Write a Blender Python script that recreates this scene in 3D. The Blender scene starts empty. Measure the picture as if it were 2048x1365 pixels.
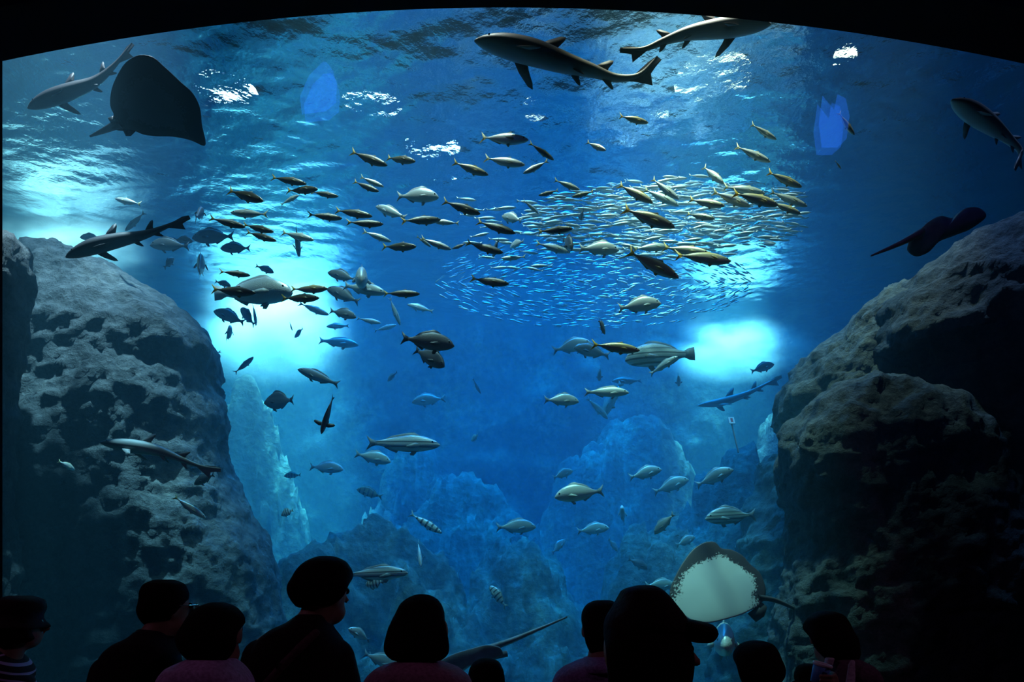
import bpy, bmesh, math, random
import numpy as np
from mathutils import Vector, Matrix

# ------------------------------------------------------------------ camera
F, CX, HY, CZ = 1365.0, 1024.0, 1180.0, 1.55      # focal length in px, principal column, horizon row, eye height
scene = bpy.context.scene
C = scene.collection
cam = bpy.data.cameras.new('camera'); camo = bpy.data.objects.new('camera', cam); C.objects.link(camo)
cam.sensor_width = 36.0; cam.lens = 36.0 * F / 2048.0
cam.shift_y = (HY - 682.5) / 2048.0
cam.clip_start = 0.05; cam.clip_end = 100
camo.location = (0, 0, CZ); camo.rotation_euler = (math.pi / 2, 0, 0)
scene.camera = camo

def P(px, py, d):
    """world point at depth d (metres in front of the eye) on the sight line of a picture point"""
    return Vector(((px - CX) / F * d, d, CZ + (HY - py) / F * d))

# ------------------------------------------------------------------ world, view
w = bpy.data.worlds.new('world'); scene.world = w; w.use_nodes = True
w.node_tree.nodes['Background'].inputs[0].default_value = (0.012, 0.018, 0.028, 1)
w.node_tree.nodes['Background'].inputs[1].default_value = 1.0
vs = scene.view_settings
vs.view_transform = 'Standard'; vs.look = 'None'; vs.gamma = 1.0; vs.use_curve_mapping = False
vs.exposure = 0.0
cy = scene.cycles
cy.use_denoising = True
cy.caustics_reflective = False; cy.caustics_refractive = False
cy.max_bounces = 6; cy.diffuse_bounces = 1; cy.glossy_bounces = 3; cy.transmission_bounces = 4
cy.transparent_max_bounces = 12; cy.volume_bounces = 1; cy.volume_step_rate = 2.5; cy.volume_max_steps = 128
cy.sample_clamp_indirect = 6.0

GLASS_Y, SURF_Z, BACK_Y = 4.4, 5.85, 11.3

# ------------------------------------------------------------------ lamps over the tank
def spot(name, loc, aim, watts, col, deg, blend=0.5, rad=0.15):
    l = bpy.data.lights.new(name, 'SPOT'); l.energy = watts; l.color = col
    l.spot_size = math.radians(deg); l.spot_blend = blend; l.shadow_soft_size = rad
    o = bpy.data.objects.new(name, l); C.objects.link(o); o.location = loc
    o.rotation_euler = (Vector(aim) - Vector(loc)).to_track_quat('-Z', 'Y').to_euler()
    return o
def area(name, loc, aim, watts, col, sx, sy, spread=180):
    l = bpy.data.lights.new(name, 'AREA'); l.energy = watts; l.color = col
    l.shape = 'RECTANGLE'; l.size = sx; l.size_y = sy; l.spread = math.radians(spread)
    o = bpy.data.objects.new(name, l); C.objects.link(o); o.location = loc
    o.rotation_euler = (Vector(aim) - Vector(loc)).to_track_quat('-Z', 'Y').to_euler()
    return o
LW = (1.0, 0.90, 0.84)
area('blue_fill', (0.0, 9.9, 14.0), (0.0, 9.4, 0), 900, (0.015, 0.34, 1.0), 7.0, 2.8, 46)  # added unseen blue fill above the water, colours the deep haze
spot('back_spot_left', (-3.7, 10.5, 12.0), (-3.3, 9.8, 0), 85000, LW, 20, 1.0)
spot('back_spot_right', (3.4, 10.7, 12.0), (3.25, 10.3, 0), 58000, LW, 14, 0.9)
spot('side_spot_left', (-5.2, 7.9, 12.0), (-5.0, 7.9, 0), 24000, LW, 16, 0.9)
spot('school_spot', (1.4, 6.9, 13.0), (1.5, 7.0, 0), 6500, (0.85, 0.95, 1.0), 12, 0.9)
spot('front_spot_right', (1.2, 4.9, 13.0), (1.35, 5.3, 0), 6500, (1.0, 0.86, 0.60), 15, 0.7)
spot('rock_spot', (2.2, 5.0, 13.0), (2.9, 5.75, 3.5), 4600, (1.0, 0.82, 0.66), 13, 0.8)
spot('crag_spot', (3.2, 4.75, 12.0), (3.75, 5.0, 3.9), 1500, (0.45, 0.5, 1.0), 11, 0.9)
spot('front_bar_middle', (-1.0, 4.7, 10.0), (-0.8, 6.0, 2.4), 2300, (1.0, 0.94, 0.84), 36, 0.9)
spot('front_bar_right', (1.3, 4.7, 10.0), (1.55, 5.0, 1.5), 2600, (1.0, 0.95, 0.86), 13, 0.9)
spot('front_spot_left', (-3.2, 4.7, 13.0), (-3.4, 5.0, 0), 17000, (0.90, 0.90, 1.0), 18, 0.9)
spot('school_front_fill', (1.5, 4.6, 8.8), (1.5, 6.3, 4.4), 850, (1.0, 0.95, 0.82), 26, 0.9)  # added out of view to whiten the bait ball from the front

# ------------------------------------------------------------------ helpers
def fbm(p, scale, octaves=5, seed=0, gain=0.5):
    """vectorised value-noise fbm, p: (n,3) -> (n,) about -1..1"""
    rs = np.random.RandomState(seed)
    tab = rs.rand(32, 32, 32).astype(np.float32) * 2 - 1
    out = np.zeros(len(p)); amp = 1.0; tot = 0
    q = np.asarray(p, dtype=np.float64) * scale + rs.rand(3) * 31
    for o in range(octaves):
        i = np.floor(q).astype(int); f = q - i; f = f * f * (3 - 2 * f)
        i0 = i & 31; i1 = (i + 1) & 31
        def g(a, b, c): return tab[a, b, c]
        x0, y0, z0, x1, y1, z1 = i0[:, 0], i0[:, 1], i0[:, 2], i1[:, 0], i1[:, 1], i1[:, 2]
        fx, fy, fz = f[:, 0], f[:, 1], f[:, 2]
        c00 = g(x0, y0, z0) * (1 - fx) + g(x1, y0, z0) * fx
        c10 = g(x0, y1, z0) * (1 - fx) + g(x1, y1, z0) * fx
        c01 = g(x0, y0, z1) * (1 - fx) + g(x1, y0, z1) * fx
        c11 = g(x0, y1, z1) * (1 - fx) + g(x1, y1, z1) * fx
        out += amp * ((c00 * (1 - fy) + c10 * fy) * (1 - fz) + (c01 * (1 - fy) + c11 * fy) * fz)
        tot += amp; amp *= gain; q = q * 2.03 + 7.1
    return out / tot

def mesh(name, verts, faces, mat=None, smooth=True):
    m = bpy.data.meshes.new(name); m.from_pydata([tuple(v) for v in verts], [], [tuple(f) for f in faces]); m.update()
    if mat:
        for k in (mat if isinstance(mat, (list, tuple)) else [mat]): m.materials.append(k)
    if smooth: m.polygons.foreach_set('use_smooth', [True] * len(m.polygons))
    return m
def link(name, data, parent=None, loc=None):
    o = bpy.data.objects.new(name, data); C.objects.link(o)
    if parent: o.parent = parent
    if loc is not None: o.location = loc
    return o
def tag(o, label=None, cat=None, group=None, kind=None):
    if label: o['label'] = label
    if cat: o['category'] = cat
    if group: o['group'] = group
    if kind: o['kind'] = kind
    return o
def grid_faces(nu, nv, close_u=False):
    f = []
    for j in range(nv - 1):
        for i in range(nu if close_u else nu - 1):
            a = j * nu + i; b = j * nu + (i + 1) % nu
            f.append((a, b, b + nu, a + nu))
    return f

class NT:
    """small node-tree helper"""
    def __init__(self, name):
        self.m = bpy.data.materials.new(name); self.m.use_nodes = True
        self.t = self.m.node_tree; self.t.nodes.clear()
        self.out = self.t.nodes.new('ShaderNodeOutputMaterial')
    def n(self, typ, **kw):
        nd = self.t.nodes.new('ShaderNode' + typ)
        for k, v in kw.items(): setattr(nd, k, v)
        return nd
    def l(self, a, b): self.t.links.new(a, b)
def rgba(c): return (c[0], c[1], c[2], 1.0)
def ramp(nt, fac, stops, interp='LINEAR'):
    r = nt.n('ValToRGB'); r.color_ramp.interpolation = interp
    e = r.color_ramp.elements
    while len(e) < len(stops): e.new(0.5)
    for k, (p, c) in enumerate(stops):
        e[k].position = p; e[k].color = rgba(c) if len(c) == 3 else c
    nt.l(fac, r.inputs['Fac']); return r
def plain(name, col, rough=0.6, metal=0.0, spec=0.4, noise=0.0, nscale=12.0, bump=0.0):
    nt = NT(name); b = nt.n('BsdfPrincipled'); nt.l(b.outputs[0], nt.out.inputs[0])
    b.inputs['Roughness'].default_value = rough; b.inputs['Metallic'].default_value = metal
    b.inputs['Specular IOR Level'].default_value = spec
    tc = nt.n('TexCoord'); nz = nt.n('TexNoise'); nz.inputs['Scale'].default_value = nscale; nz.inputs['Detail'].default_value = 4
    nt.l(tc.outputs['Object'], nz.inputs['Vector'])
    lo = tuple(max(0, c * (1 - noise)) for c in col); hi = tuple(min(1, c * (1 + noise)) for c in col)
    r = ramp(nt, nz.outputs['Fac'], [(0.3, lo), (0.7, hi)]); nt.l(r.outputs[0], b.inputs['Base Color'])
    if bump:
        bp = nt.n('Bump'); bp.inputs['Strength'].default_value = bump; bp.inputs['Distance'].default_value = 0.01
        nt.l(nz.outputs['Fac'], bp.inputs['Height']); nt.l(bp.outputs[0], b.inputs['Normal'])
    return nt.m
def emitter(name, col, strength):
    nt = NT(name); e = nt.n('Emission'); e.inputs[0].default_value = rgba(col); e.inputs[1].default_value = strength
    nt.l(e.outputs[0], nt.out.inputs[0]); return nt.m

# ------------------------------------------------------------------ water
def water_volume():
    nt = NT('sea_water')
    a = nt.n('VolumeAbsorption'); a.inputs['Color'].default_value = (0.0, 0.83, 0.95, 1); a.inputs['Density'].default_value = 0.32
    s = nt.n('VolumeScatter'); s.inputs['Color'].default_value = (0.30, 0.72, 1.0, 1); s.inputs['Density'].default_value = 0.048
    s.inputs['Anisotropy'].default_value = 0.25
    ad = nt.n('AddShader'); nt.l(a.outputs[0], ad.inputs[0]); nt.l(s.outputs[0], ad.inputs[1])
    nt.l(ad.outputs[0], nt.out.inputs['Volume'])
    x0, x1, y0, y1, z0, z1 = -7.45, 7.45, GLASS_Y + 0.09, 11.9, -0.9, SURF_Z + 0.16
    v = [(x, y, z) for z in (z0, z1) for y in (y0, y1) for x in (x0, x1)]
    f = [(0, 2, 3, 1), (4, 5, 7, 6), (0, 1, 5, 4), (2, 6, 7, 3), (0, 4, 6, 2), (1, 3, 7, 5)]
    o = link('tank_water', mesh('tank_water', v, f, nt.m, False))
    return tag(o, 'clear blue sea water filling the tank behind the viewing window', 'water', kind='stuff')
water_volume()

def water_surface():
    nt = NT('rippled_surface')
    fr = nt.n('Fresnel'); fr.inputs['IOR'].default_value = 1.33
    gl = nt.n('BsdfGlossy'); gl.inputs['Color'].default_value = (0.93, 0.97, 1, 1); gl.inputs['Roughness'].default_value = 0.03
    tr = nt.n('BsdfTransparent')
    mx = nt.n('MixShader')
    tc = nt.n('TexCoord'); nz = nt.n('TexNoise'); nz.inputs['Scale'].default_value = 17.0; nz.inputs['Detail'].default_value = 4; nz.inputs['Roughness'].default_value = 0.5
    nt.l(tc.outputs['Object'], nz.inputs['Vector'])
    bp = nt.n('Bump'); bp.inputs['Strength'].default_value = 1.0; bp.inputs['Distance'].default_value = 0.0068
    nt.l(nz.outputs['Fac'], bp.inputs['Height'])
    nt.l(bp.outputs[0], fr.inputs['Normal']); nt.l(bp.outputs[0], gl.inputs['Normal'])
    nt.l(fr.outputs[0], mx.inputs[0]); nt.l(tr.outputs[0], mx.inputs[1]); nt.l(gl.outputs[0], mx.inputs[2])
    nt.l(mx.outputs[0], nt.out.inputs[0])
    nx, ny = 640, 380
    xs = np.linspace(-7.4, 7.4, nx); ys = np.linspace(GLASS_Y + 0.1, 11.9, ny)
    X, Y = np.meshgrid(xs, ys); Z = np.zeros_like(X)
    rs = np.random.RandomState(4)
    for k in range(70):
        lam = 0.11 * (6.0 ** rs.rand()); th = rs.normal(1.5, 0.6); kk = 2 * math.pi / lam
        slope = 0.013 * (0.6 + 0.8 * rs.rand())
        Z += slope / kk * np.sin(kk * (X * math.cos(th) + Y * math.sin(th)) + rs.rand() * 6.28)
    v = np.stack([X.ravel(), Y.ravel(), SURF_Z + Z.ravel()], 1)
    o = link('water_surface', mesh('water_surface', v, grid_faces(nx, ny), nt.m))
    return tag(o, 'rippled underside of the water surface, glinting above the fish', 'water', kind='stuff')
water_surface()

# ------------------------------------------------------------------ rock
def rock_mat(name, dark, mid, pale, scale=1.6, bump=0.9):
    nt = NT(name); b = nt.n('BsdfPrincipled'); nt.l(b.outputs[0], nt.out.inputs[0])
    b.inputs['Roughness'].default_value = 0.72; b.inputs['Specular IOR Level'].default_value = 0.45
    tc = nt.n('TexCoord')
    n1 = nt.n('TexNoise'); n1.inputs['Scale'].default_value = scale; n1.inputs['Detail'].default_value = 9; n1.inputs['Roughness'].default_value = 0.65
    n2 = nt.n('TexNoise'); n2.inputs['Scale'].default_value = scale * 7; n2.inputs['Detail'].default_value = 8; n2.inputs['Roughness'].default_value = 0.7
    vo = nt.n('TexVoronoi'); vo.inputs['Scale'].default_value = scale * 9
    for n in (n1, n2, vo): nt.l(tc.outputs['Object'], n.inputs['Vector'])
    r = ramp(nt, n1.outputs['Fac'], [(0.30, dark), (0.5, mid), (0.72, pale)])
    r2 = ramp(nt, n2.outputs['Fac'], [(0.35, (0.35, 0.35, 0.38)), (0.65, (1.25, 1.2, 1.15))])
    mx = nt.n('MixRGB', blend_type='MULTIPLY'); mx.inputs[0].default_value = 1.0
    nt.l(r.outputs[0], mx.inputs[1]); nt.l(r2.outputs[0], mx.inputs[2]); nt.l(mx.outputs[0], b.inputs['Base Color'])
    ad = nt.n('Math', operation='ADD'); nt.l(n2.outputs['Fac'], ad.inputs[0])
    ml = nt.n('Math', operation='MULTIPLY'); ml.inputs[1].default_value = 0.35; nt.l(vo.outputs['Distance'], ml.inputs[0]); nt.l(ml.outputs[0], ad.inputs[1])
    bp = nt.n('Bump'); bp.inputs['Strength'].default_value = bump; bp.inputs['Distance'].default_value = 0.06
    nt.l(ad.outputs[0], bp.inputs['Height']); nt.l(bp.outputs[0], b.inputs['Normal'])
    return nt.m
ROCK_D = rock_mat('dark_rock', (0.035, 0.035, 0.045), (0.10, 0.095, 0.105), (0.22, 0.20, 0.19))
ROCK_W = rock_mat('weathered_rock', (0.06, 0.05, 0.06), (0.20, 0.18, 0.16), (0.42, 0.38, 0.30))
ROCK_G = rock_mat('algae_rock', (0.03, 0.045, 0.045), (0.09, 0.12, 0.10), (0.30, 0.34, 0.24), 1.2)

def rock(name, levels, mat, label=None, disp=0.18, seed=0, nu=150, nv=110, scale=0.9, power=2.6, parent=None, fine=0.05):
    """levels: list of (z, x_left, x_right, y_front, y_back) from bottom to top, rounded cross-sections, roughened"""
    L = np.array(sorted(levels)); zz = np.linspace(L[0, 0], L[-1, 0], nv)
    cols = [np.interp(zz, L[:, 0], L[:, k]) for k in range(1, 5)]
    # smooth along z a little
    ker = np.ones(5) / 5
    cols = [np.convolve(np.pad(c, 2, mode='edge'), ker, 'valid') for c in cols]
    th = np.linspace(0, 2 * math.pi, nu, endpoint=False)
    ct, st = np.cos(th), np.sin(th)
    e = 2 / power
    sx = np.sign(ct) * np.abs(ct) ** e; sy = np.sign(st) * np.abs(st) ** e
    rings = []
    for j, z in enumerate(zz):
        cx, rx = (cols[0][j] + cols[1][j]) / 2, (cols[1][j] - cols[0][j]) / 2
        cyy, ry = (cols[2][j] + cols[3][j]) / 2, (cols[3][j] - cols[2][j]) / 2
        rings.append(np.stack([cx + rx * sx, cyy + ry * sy, np.full(nu, z)], 1))
    # rounded cap
    top = rings[-1]; c = top.mean(0); capr = 7
    for k in range(1, capr):
        t = k / (capr - 1); r = c + (top - c) * (1 - t) ; r[:, 2] = c[2] + 0.10 * math.sin(t * math.pi / 2)
        rings.append(r)
    v = np.concatenate(rings); n = len(rings)
    m0 = mesh(name, v, grid_faces(nu, n, True))
    no = np.zeros(len(v) * 3); m0.vertices.foreach_get('normal', no); no = no.reshape(-1, 3)
    d = fbm(v, scale, 3, seed) * disp * 1.3
    d2 = fbm(v, scale * 3.1, 5, seed + 1, 0.55); d += (0.5 - np.abs(d2) * 2) * disp * 0.45
    d += fbm(v, scale * 11, 4, seed + 2, 0.6) * fine
    ledge = fbm(v * np.array([0.35, 0.35, 1.6]), 1.3, 2, seed + 3); d += np.round(ledge * 2.2) * disp * 0.22
    v2 = v + no * d[:, None]
    m0.vertices.foreach_set('co', v2.ravel()); m0.update(); m0.materials.append(mat)
    o = link(name, m0, parent)
    return tag(o, label, None if parent else 'rock')
def thing(name, label, cat, loc=(0, 0, 0), group=None):
    o = bpy.data.objects.new(name, None); C.objects.link(o); o.location = loc; o.empty_display_size = 0.1
    return tag(o, label, cat, group)

def px_levels(rows, d, yf, yb, zbot=None):
    """rows: (picture row, left column, right column[, y front, y back]); heights are read at the front face, widths at depth d"""
    out = []
    for r in rows:
        f, b = (r[3], r[4]) if len(r) > 3 else (yf, yb)
        out.append((CZ + (HY - r[0]) / F * f, (r[1] - CX) / F * d, (r[2] - CX) / F * d, f, b))
    if zbot is not None:
        l = min(out); out.append((zbot,) + tuple(l[1:]))
    return out

# left pillar
rock('rock_pillar', px_levels([(478, 70, 170, 5.75, 6.3), (492, -20, 225, 5.65, 6.5), (530, -160, 300, 5.5, 6.8), (575, -200, 370, 5.4, 7.0), (610, -200, 396, 5.3, 7.0), (645, -200, 398, 5.3, 7.0), (690, -200, 384, 5.25, 7.0), (760, -200, 408),
     (850, -200, 418), (920, -200, 436), (1000, -220, 462), (1090, -240, 515), (1160, -260, 540), (1365, -280, 570)], 6.0, 5.2, 7.0, -0.6),
     ROCK_D, 'massive dark rock pillar with a sloping top beside the bright open water', 0.10, 11, 220, 170)
rock('rock_stack', px_levels([(446, -120, 30), (462, -160, 48), (520, -160, 52), (600, -160, 36), (690, -160, 26), (900, -170, 20), (1365, -180, 30)], 4.95, 4.66, 5.15, -0.6),
     ROCK_D, 'blocky flat-topped rock standing close to the window by the jamb', 0.045, 21, 110, 100, power=3.5)
# right massif
cliff = thing('rock_cliff', 'tall craggy rock cliff with ledges and a pale lit shoulder', 'rock')
rock('upper_crag', px_levels([(385, 2030, 2500, 5.0, 6.0), (415, 1950, 2560, 4.95, 6.2), (465, 1865, 2600, 4.85, 6.3), (525, 1795, 2620, 4.8, 6.4), (590, 1765, 2640, 4.75, 6.4), (650, 1765, 2650, 4.75, 6.4), (685, 1830, 2650, 5.0, 6.4),
     (800, 1820, 2650, 5.0, 6.4), (1000, 1740, 2650), (1365, 1700, 2650)], 5.4, 4.9, 6.4, -0.6), ROCK_D, None, 0.15, 31, 240, 190, parent=cliff)
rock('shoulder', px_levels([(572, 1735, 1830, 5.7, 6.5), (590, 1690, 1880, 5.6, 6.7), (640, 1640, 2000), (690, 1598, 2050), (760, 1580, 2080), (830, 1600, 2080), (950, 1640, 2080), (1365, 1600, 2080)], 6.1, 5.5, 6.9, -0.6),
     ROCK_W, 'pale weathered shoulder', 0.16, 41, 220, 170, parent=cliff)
rock('ledge', px_levels([(768, 1700, 1880, 5.0, 5.7), (785, 1660, 1930, 4.9, 5.8), (830, 1625, 2000, 4.8, 5.9), (900, 1612, 2050), (1000, 1625, 2050), (1365, 1560, 2100)], 5.2, 4.75, 5.9, -0.6),
     ROCK_D, None, 0.12, 51, 200, 150, parent=cliff)
rock('rock_base', px_levels([(890, 1560, 1700, 6.5, 7.4), (1000, 1520, 1800), (1150, 1480, 1900), (1365, 1440, 2000)], 6.8, 6.0, 7.8, -0.6),
     ROCK_G, 'algae-covered base', 0.2, 61, 150, 110, parent=cliff)
# reef in the haze
def reef_mesh():
    hills = [(760, 7.8, 1042, 0.85, 0.6), (1045, 8.4, 1062, 0.7, 0.6), (930, 9.8, 935, 1.1, 0.6), (1260, 10.6, 832, 1.3, 0.5), (1470, 8.6, 862, 0.55, 0.7),
             (1580, 10.0, 765, 0.7, 0.7), (500, 10.3, 770, 0.6, 0.6), (610, 7.4, 1120, 0.7, 0.6), (1330, 8.2, 1050, 0.7, 0.6), (820, 10.8, 870, 0.8, 0.5)]
    nx, ny = 330, 150
    X, Y = np.meshgrid(np.linspace(-5.6, 5.6, nx), np.linspace(6.7, 11.6, ny)); X = X.ravel(); Y = Y.ravel()
    p = np.stack([X, Y, np.zeros_like(X)], 1)
    wx = X + 0.5 * fbm(p, 1.5, 5, 61, .6); wy = Y + 0.5 * fbm(p, 1.5, 5, 62, .6)
    acc = np.zeros_like(X)
    for (px, d, py, sx, sy) in hills:
        cx, cz = (px - CX) / F * d, CZ + (HY - py) / F * d + 0.35
        q = ((wx - cx) / sx) ** 2 + ((wy - d) / sy) ** 2
        acc += (cz * np.exp(-(q / 2.4) ** 0.95)) ** 4.5
    Z = acc ** (1 / 4.5) - 0.45
    p[:, 2] = Z
    Z = Z + 0.22 * (0.5 - np.abs(fbm(p, 1.7, 5, 63)) * 2) + 0.10 * fbm(p, 5.0, 4, 64) + 0.12 * np.round(2 * fbm(p, 1.3, 2, 66))
    X = X + 0.12 * fbm(p, 2.5, 4, 65)
    o = link('reef', mesh('reef', np.stack([X, Y, Z], 1), grid_faces(nx, ny), ROCK_G))
    tag(o, 'low hazy blue reef of humped rock across the back of the tank', 'reef')
reef_mesh()

# clouds of fine bubbles where water pours in, lit from above
def plume(name, c, r, dens, label):
    nt = NT(name); s = nt.n('VolumeScatter'); s.inputs['Color'].default_value = (1, 1, 1, 1); s.inputs['Anisotropy'].default_value = 0.0
    tc = nt.n('TexCoord'); ln = nt.n('VectorMath', operation='LENGTH'); nt.l(tc.outputs['Object'], ln.inputs[0])
    nz = nt.n('TexNoise'); nz.inputs['Scale'].default_value = 1.9; nz.inputs['Detail'].default_value = 3; nt.l(tc.outputs['Object'], nz.inputs['Vector'])
    nr = nt.n('MapRange'); nr.inputs[1].default_value = 0.38; nr.inputs[2].default_value = 0.66; nt.l(nz.outputs['Fac'], nr.inputs[0])
    mr = nt.n('MapRange', interpolation_type='SMOOTHSTEP'); mr.inputs[1].default_value = 0.98; mr.inputs[2].default_value = 0.0; mr.inputs[3].default_value = 0; mr.inputs[4].default_value = 1.0
    nt.l(ln.outputs['Value'], mr.inputs[0])
    ml = nt.n('Math', operation='MULTIPLY'); sq = nt.n('Math', operation='POWER'); sq.inputs[1].default_value = 1.6; nt.l(mr.outputs[0], sq.inputs[0]); nt.l(sq.outputs[0], ml.inputs[0]); nt.l(nr.outputs[0], ml.inputs[1])
    ds = nt.n('Math', operation='MULTIPLY'); ds.inputs[1].default_value = dens; nt.l(ml.outputs[0], ds.inputs[0])
    nt.l(ds.outputs[0], s.inputs['Density']); nt.l(s.outputs[0], nt.out.inputs['Volume'])
    bm = bmesh.new(); bmesh.ops.create_icosphere(bm, subdivisions=3, radius=1.0)
    m = bpy.data.meshes.new(name); bm.to_mesh(m); bm.free(); m.materials.append(nt.m)
    o = link(name, m); o.location = c; o.scale = r
    tag(o, label, 'bubbles', kind='stuff')
plume('bubble_cloud', P(530, 655, 10.0), (1.8, 0.8, 1.05), 7.0, 'white glowing cloud of bubbles at the water line beside the rock pillar')
plume('bubble_cloud', P(1460, 700, 10.3), (1.6, 0.7, 0.62), 9.0, 'white glowing cloud of bubbles at the water line beside the cliff')
plume('bubble_cloud', (-5.2, 7.9, 5.5), (1.5, 0.6, 0.45), 6.0, 'white glowing cloud of bubbles behind the flat-topped rock')

def terrain(name, x0, x1, y0, y1, nx, ny, fn, mat):
    xs = np.linspace(x0, x1, nx); ys = np.linspace(y0, y1, ny); X, Y = np.meshgrid(xs, ys)
    v = fn(X.ravel(), Y.ravel()); return link(name, mesh(name, v, grid_faces(nx, ny), mat))
def back_fn(X, Zv):
    p = np.stack([X, np.full_like(X, 3.0), Zv], 1)
    bulge = 0.0 * np.exp(-((X - 1.2) / 3.0) ** 2) * np.clip((4.1 + 0.25 * np.sin(X * 1.7) - Zv) / 0.6, 0, 1)
    Y = BACK_Y + 0.35 * fbm(p, 0.6, 5, 5) + 0.15 * fbm(p, 2.5, 4, 6) - bulge + 0.15
    return np.stack([X, Y, Zv], 1)
tag(terrain('wall_back', -7.6, 7.6, -1.0, 6.8, 200, 120, back_fn, ROCK_G), kind='structure')
def floor_fn(X, Y):
    p = np.stack([X, Y, np.zeros_like(X)], 1)
    return np.stack([X, Y, -0.45 + 0.25 * fbm(p, 0.7, 5, 8) + 0.05 * (Y - 4.4)], 1)
SAND = rock_mat('sea_bed_gravel', (0.10, 0.10, 0.08), (0.28, 0.26, 0.20), (0.45, 0.42, 0.33), 2.0, 0.5)
tag(terrain('floor_tank', -7.6, 7.6, GLASS_Y, 12.2, 160, 100, floor_fn, SAND), kind='structure')

# ------------------------------------------------------------------ viewing hall
DARK = plain('dark_paint', (0.012, 0.010, 0.013), 0.85, 0, 0.1, 0.2, 3)
def box(name, x0, x1, y0, y1, z0, z1, mat, parent=None, bevel=0):
    v = [(x, y, z) for z in (z0, z1) for y in (y0, y1) for x in (x0, x1)]
    f = [(0, 2, 3, 1), (4, 5, 7, 6), (0, 1, 5, 4), (2, 6, 7, 3), (0, 4, 6, 2), (1, 3, 7, 5)]
    return link(name, mesh(name, v, f, mat, False), parent)
def front_wall():
    xl, xr, sill = -3.285, 3.36, 0.45
    n = 48; xs = np.linspace(xl, xr, n)
    # arch: rises 0.37 m from the corners to the crown
    xm = -0.03; half = xr - xm
    zc = lambda x: 5.305 - 0.375 * (abs(x - xm) / half) ** 2.0
    y0, y1 = GLASS_Y - 0.35, GLASS_Y
    v = []; f = []
    def quad(pts):
        i = len(v); v.extend(pts); f.append((i, i + 1, i + 2, i + 3))
    T = 6.6
    for a, b in zip(xs[:-1], xs[1:]):
        za, zb = zc(a), zc(b)
        quad([(a, y0, za), (b, y0, zb), (b, y0, T), (a, y0, T)])
        quad([(a, y1, za), (a, y1, T), (b, y1, T), (b, y1, zb)])
        quad([(a, y0, za), (a, y1, za), (b, y1, zb), (b, y0, zb)])
    for (a, b) in ((-7.6, xl), (xr, 7.6)):
        quad([(a, y0, -1), (b, y0, -1), (b, y0, T), (a, y0, T)]); quad([(b, y1, -1), (a, y1, -1), (a, y1, T), (b, y1, T)])
    quad([(xl, y0, sill), (xl, y1, sill), (xl, y1, zc(xl)), (xl, y0, zc(xl))])
    quad([(xr, y0, sill), (xr, y0, zc(xr)), (xr, y1, zc(xr)), (xr, y1, sill)])
    quad([(xl, y0, -1), (xr, y0, -1), (xr, y0, sill), (xl, y0, sill)]); quad([(xr, y1, -1), (xl, y1, -1), (xl, y1, sill), (xr, y1, sill)])
    quad([(xl, y0, sill), (xr, y0, sill), (xr, y1, sill), (xl, y1, sill)])
    tag(link('wall_front', mesh('wall_front', v, f, DARK, False)), kind='structure')
front_wall()
def pane():
    nt = NT('clear_acrylic'); lw = nt.n('LayerWeight'); lw.inputs[0].default_value = 0.5
    pw = nt.n('Math', operation='POWER'); pw.inputs[1].default_value = 5.0; nt.l(lw.outputs['Facing'], pw.inputs[0])
    fr = nt.n('Math', operation='MULTIPLY_ADD'); fr.inputs[1].default_value = 0.95; fr.inputs[2].default_value = 0.03; nt.l(pw.outputs[0], fr.inputs[0])
    gl = nt.n('BsdfGlossy'); gl.inputs['Roughness'].default_value = 0.0
    tr = nt.n('BsdfTransparent'); tr.inputs[0].default_value = (0.97, 0.99, 1, 1); mx = nt.n('MixShader')
    nt.l(fr.outputs[0], mx.inputs[0]); nt.l(tr.outputs[0], mx.inputs[1]); nt.l(gl.outputs[0], mx.inputs[2]); nt.l(mx.outputs[0], nt.out.inputs[0])
    o = box('window_1', -3.5, 3.6, GLASS_Y + 0.01, GLASS_Y + 0.07, 0.3, 5.9, nt.m)
    tag(o, kind='structure')
pane()
tag(box('floor', -7.6, 7.6, -6, GLASS_Y - 0.35, -0.1, 0.0, plain('dark_carpet', (0.02, 0.015, 0.02), 0.95, 0, 0.1, 0.3, 30)), kind='structure')
tag(box('ceiling', -7.6, 7.6, -6, GLASS_Y - 0.35, 6.6, 6.7, DARK), kind='structure')
tag(box('wall_left', -7.7, -7.6, -6, GLASS_Y, -1, 6.6, DARK), kind='structure')
tag(box('wall_tank_left', -7.7, -7.5, GLASS_Y, 12.3, -1, 14.6, ROCK_W), kind='structure')
tag(box('wall_right', 7.6, 7.7, -6, GLASS_Y, -1, 6.6, DARK), kind='structure')
tag(box('wall_tank_right', 7.5, 7.7, GLASS_Y, 12.3, -1, 14.6, ROCK_W), kind='structure')
tag(box('ceiling_tank', -7.7, 7.7, GLASS_Y - .35, 12.4, 14.6, 14.7, DARK), kind='structure')
tag(box('wall_tank_front', -7.6, 7.6, GLASS_Y - .35, GLASS_Y, 6.6, 14.6, DARK), kind='structure')
tag(box('wall_tank_back', -7.5, 7.5, 12.2, 12.3, 6.7, 14.6, DARK), kind='structure')
tag(box('wall_rear', -7.6, 7.6, -6.1, -6, -0.1, 6.6, DARK), kind='structure')

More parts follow.
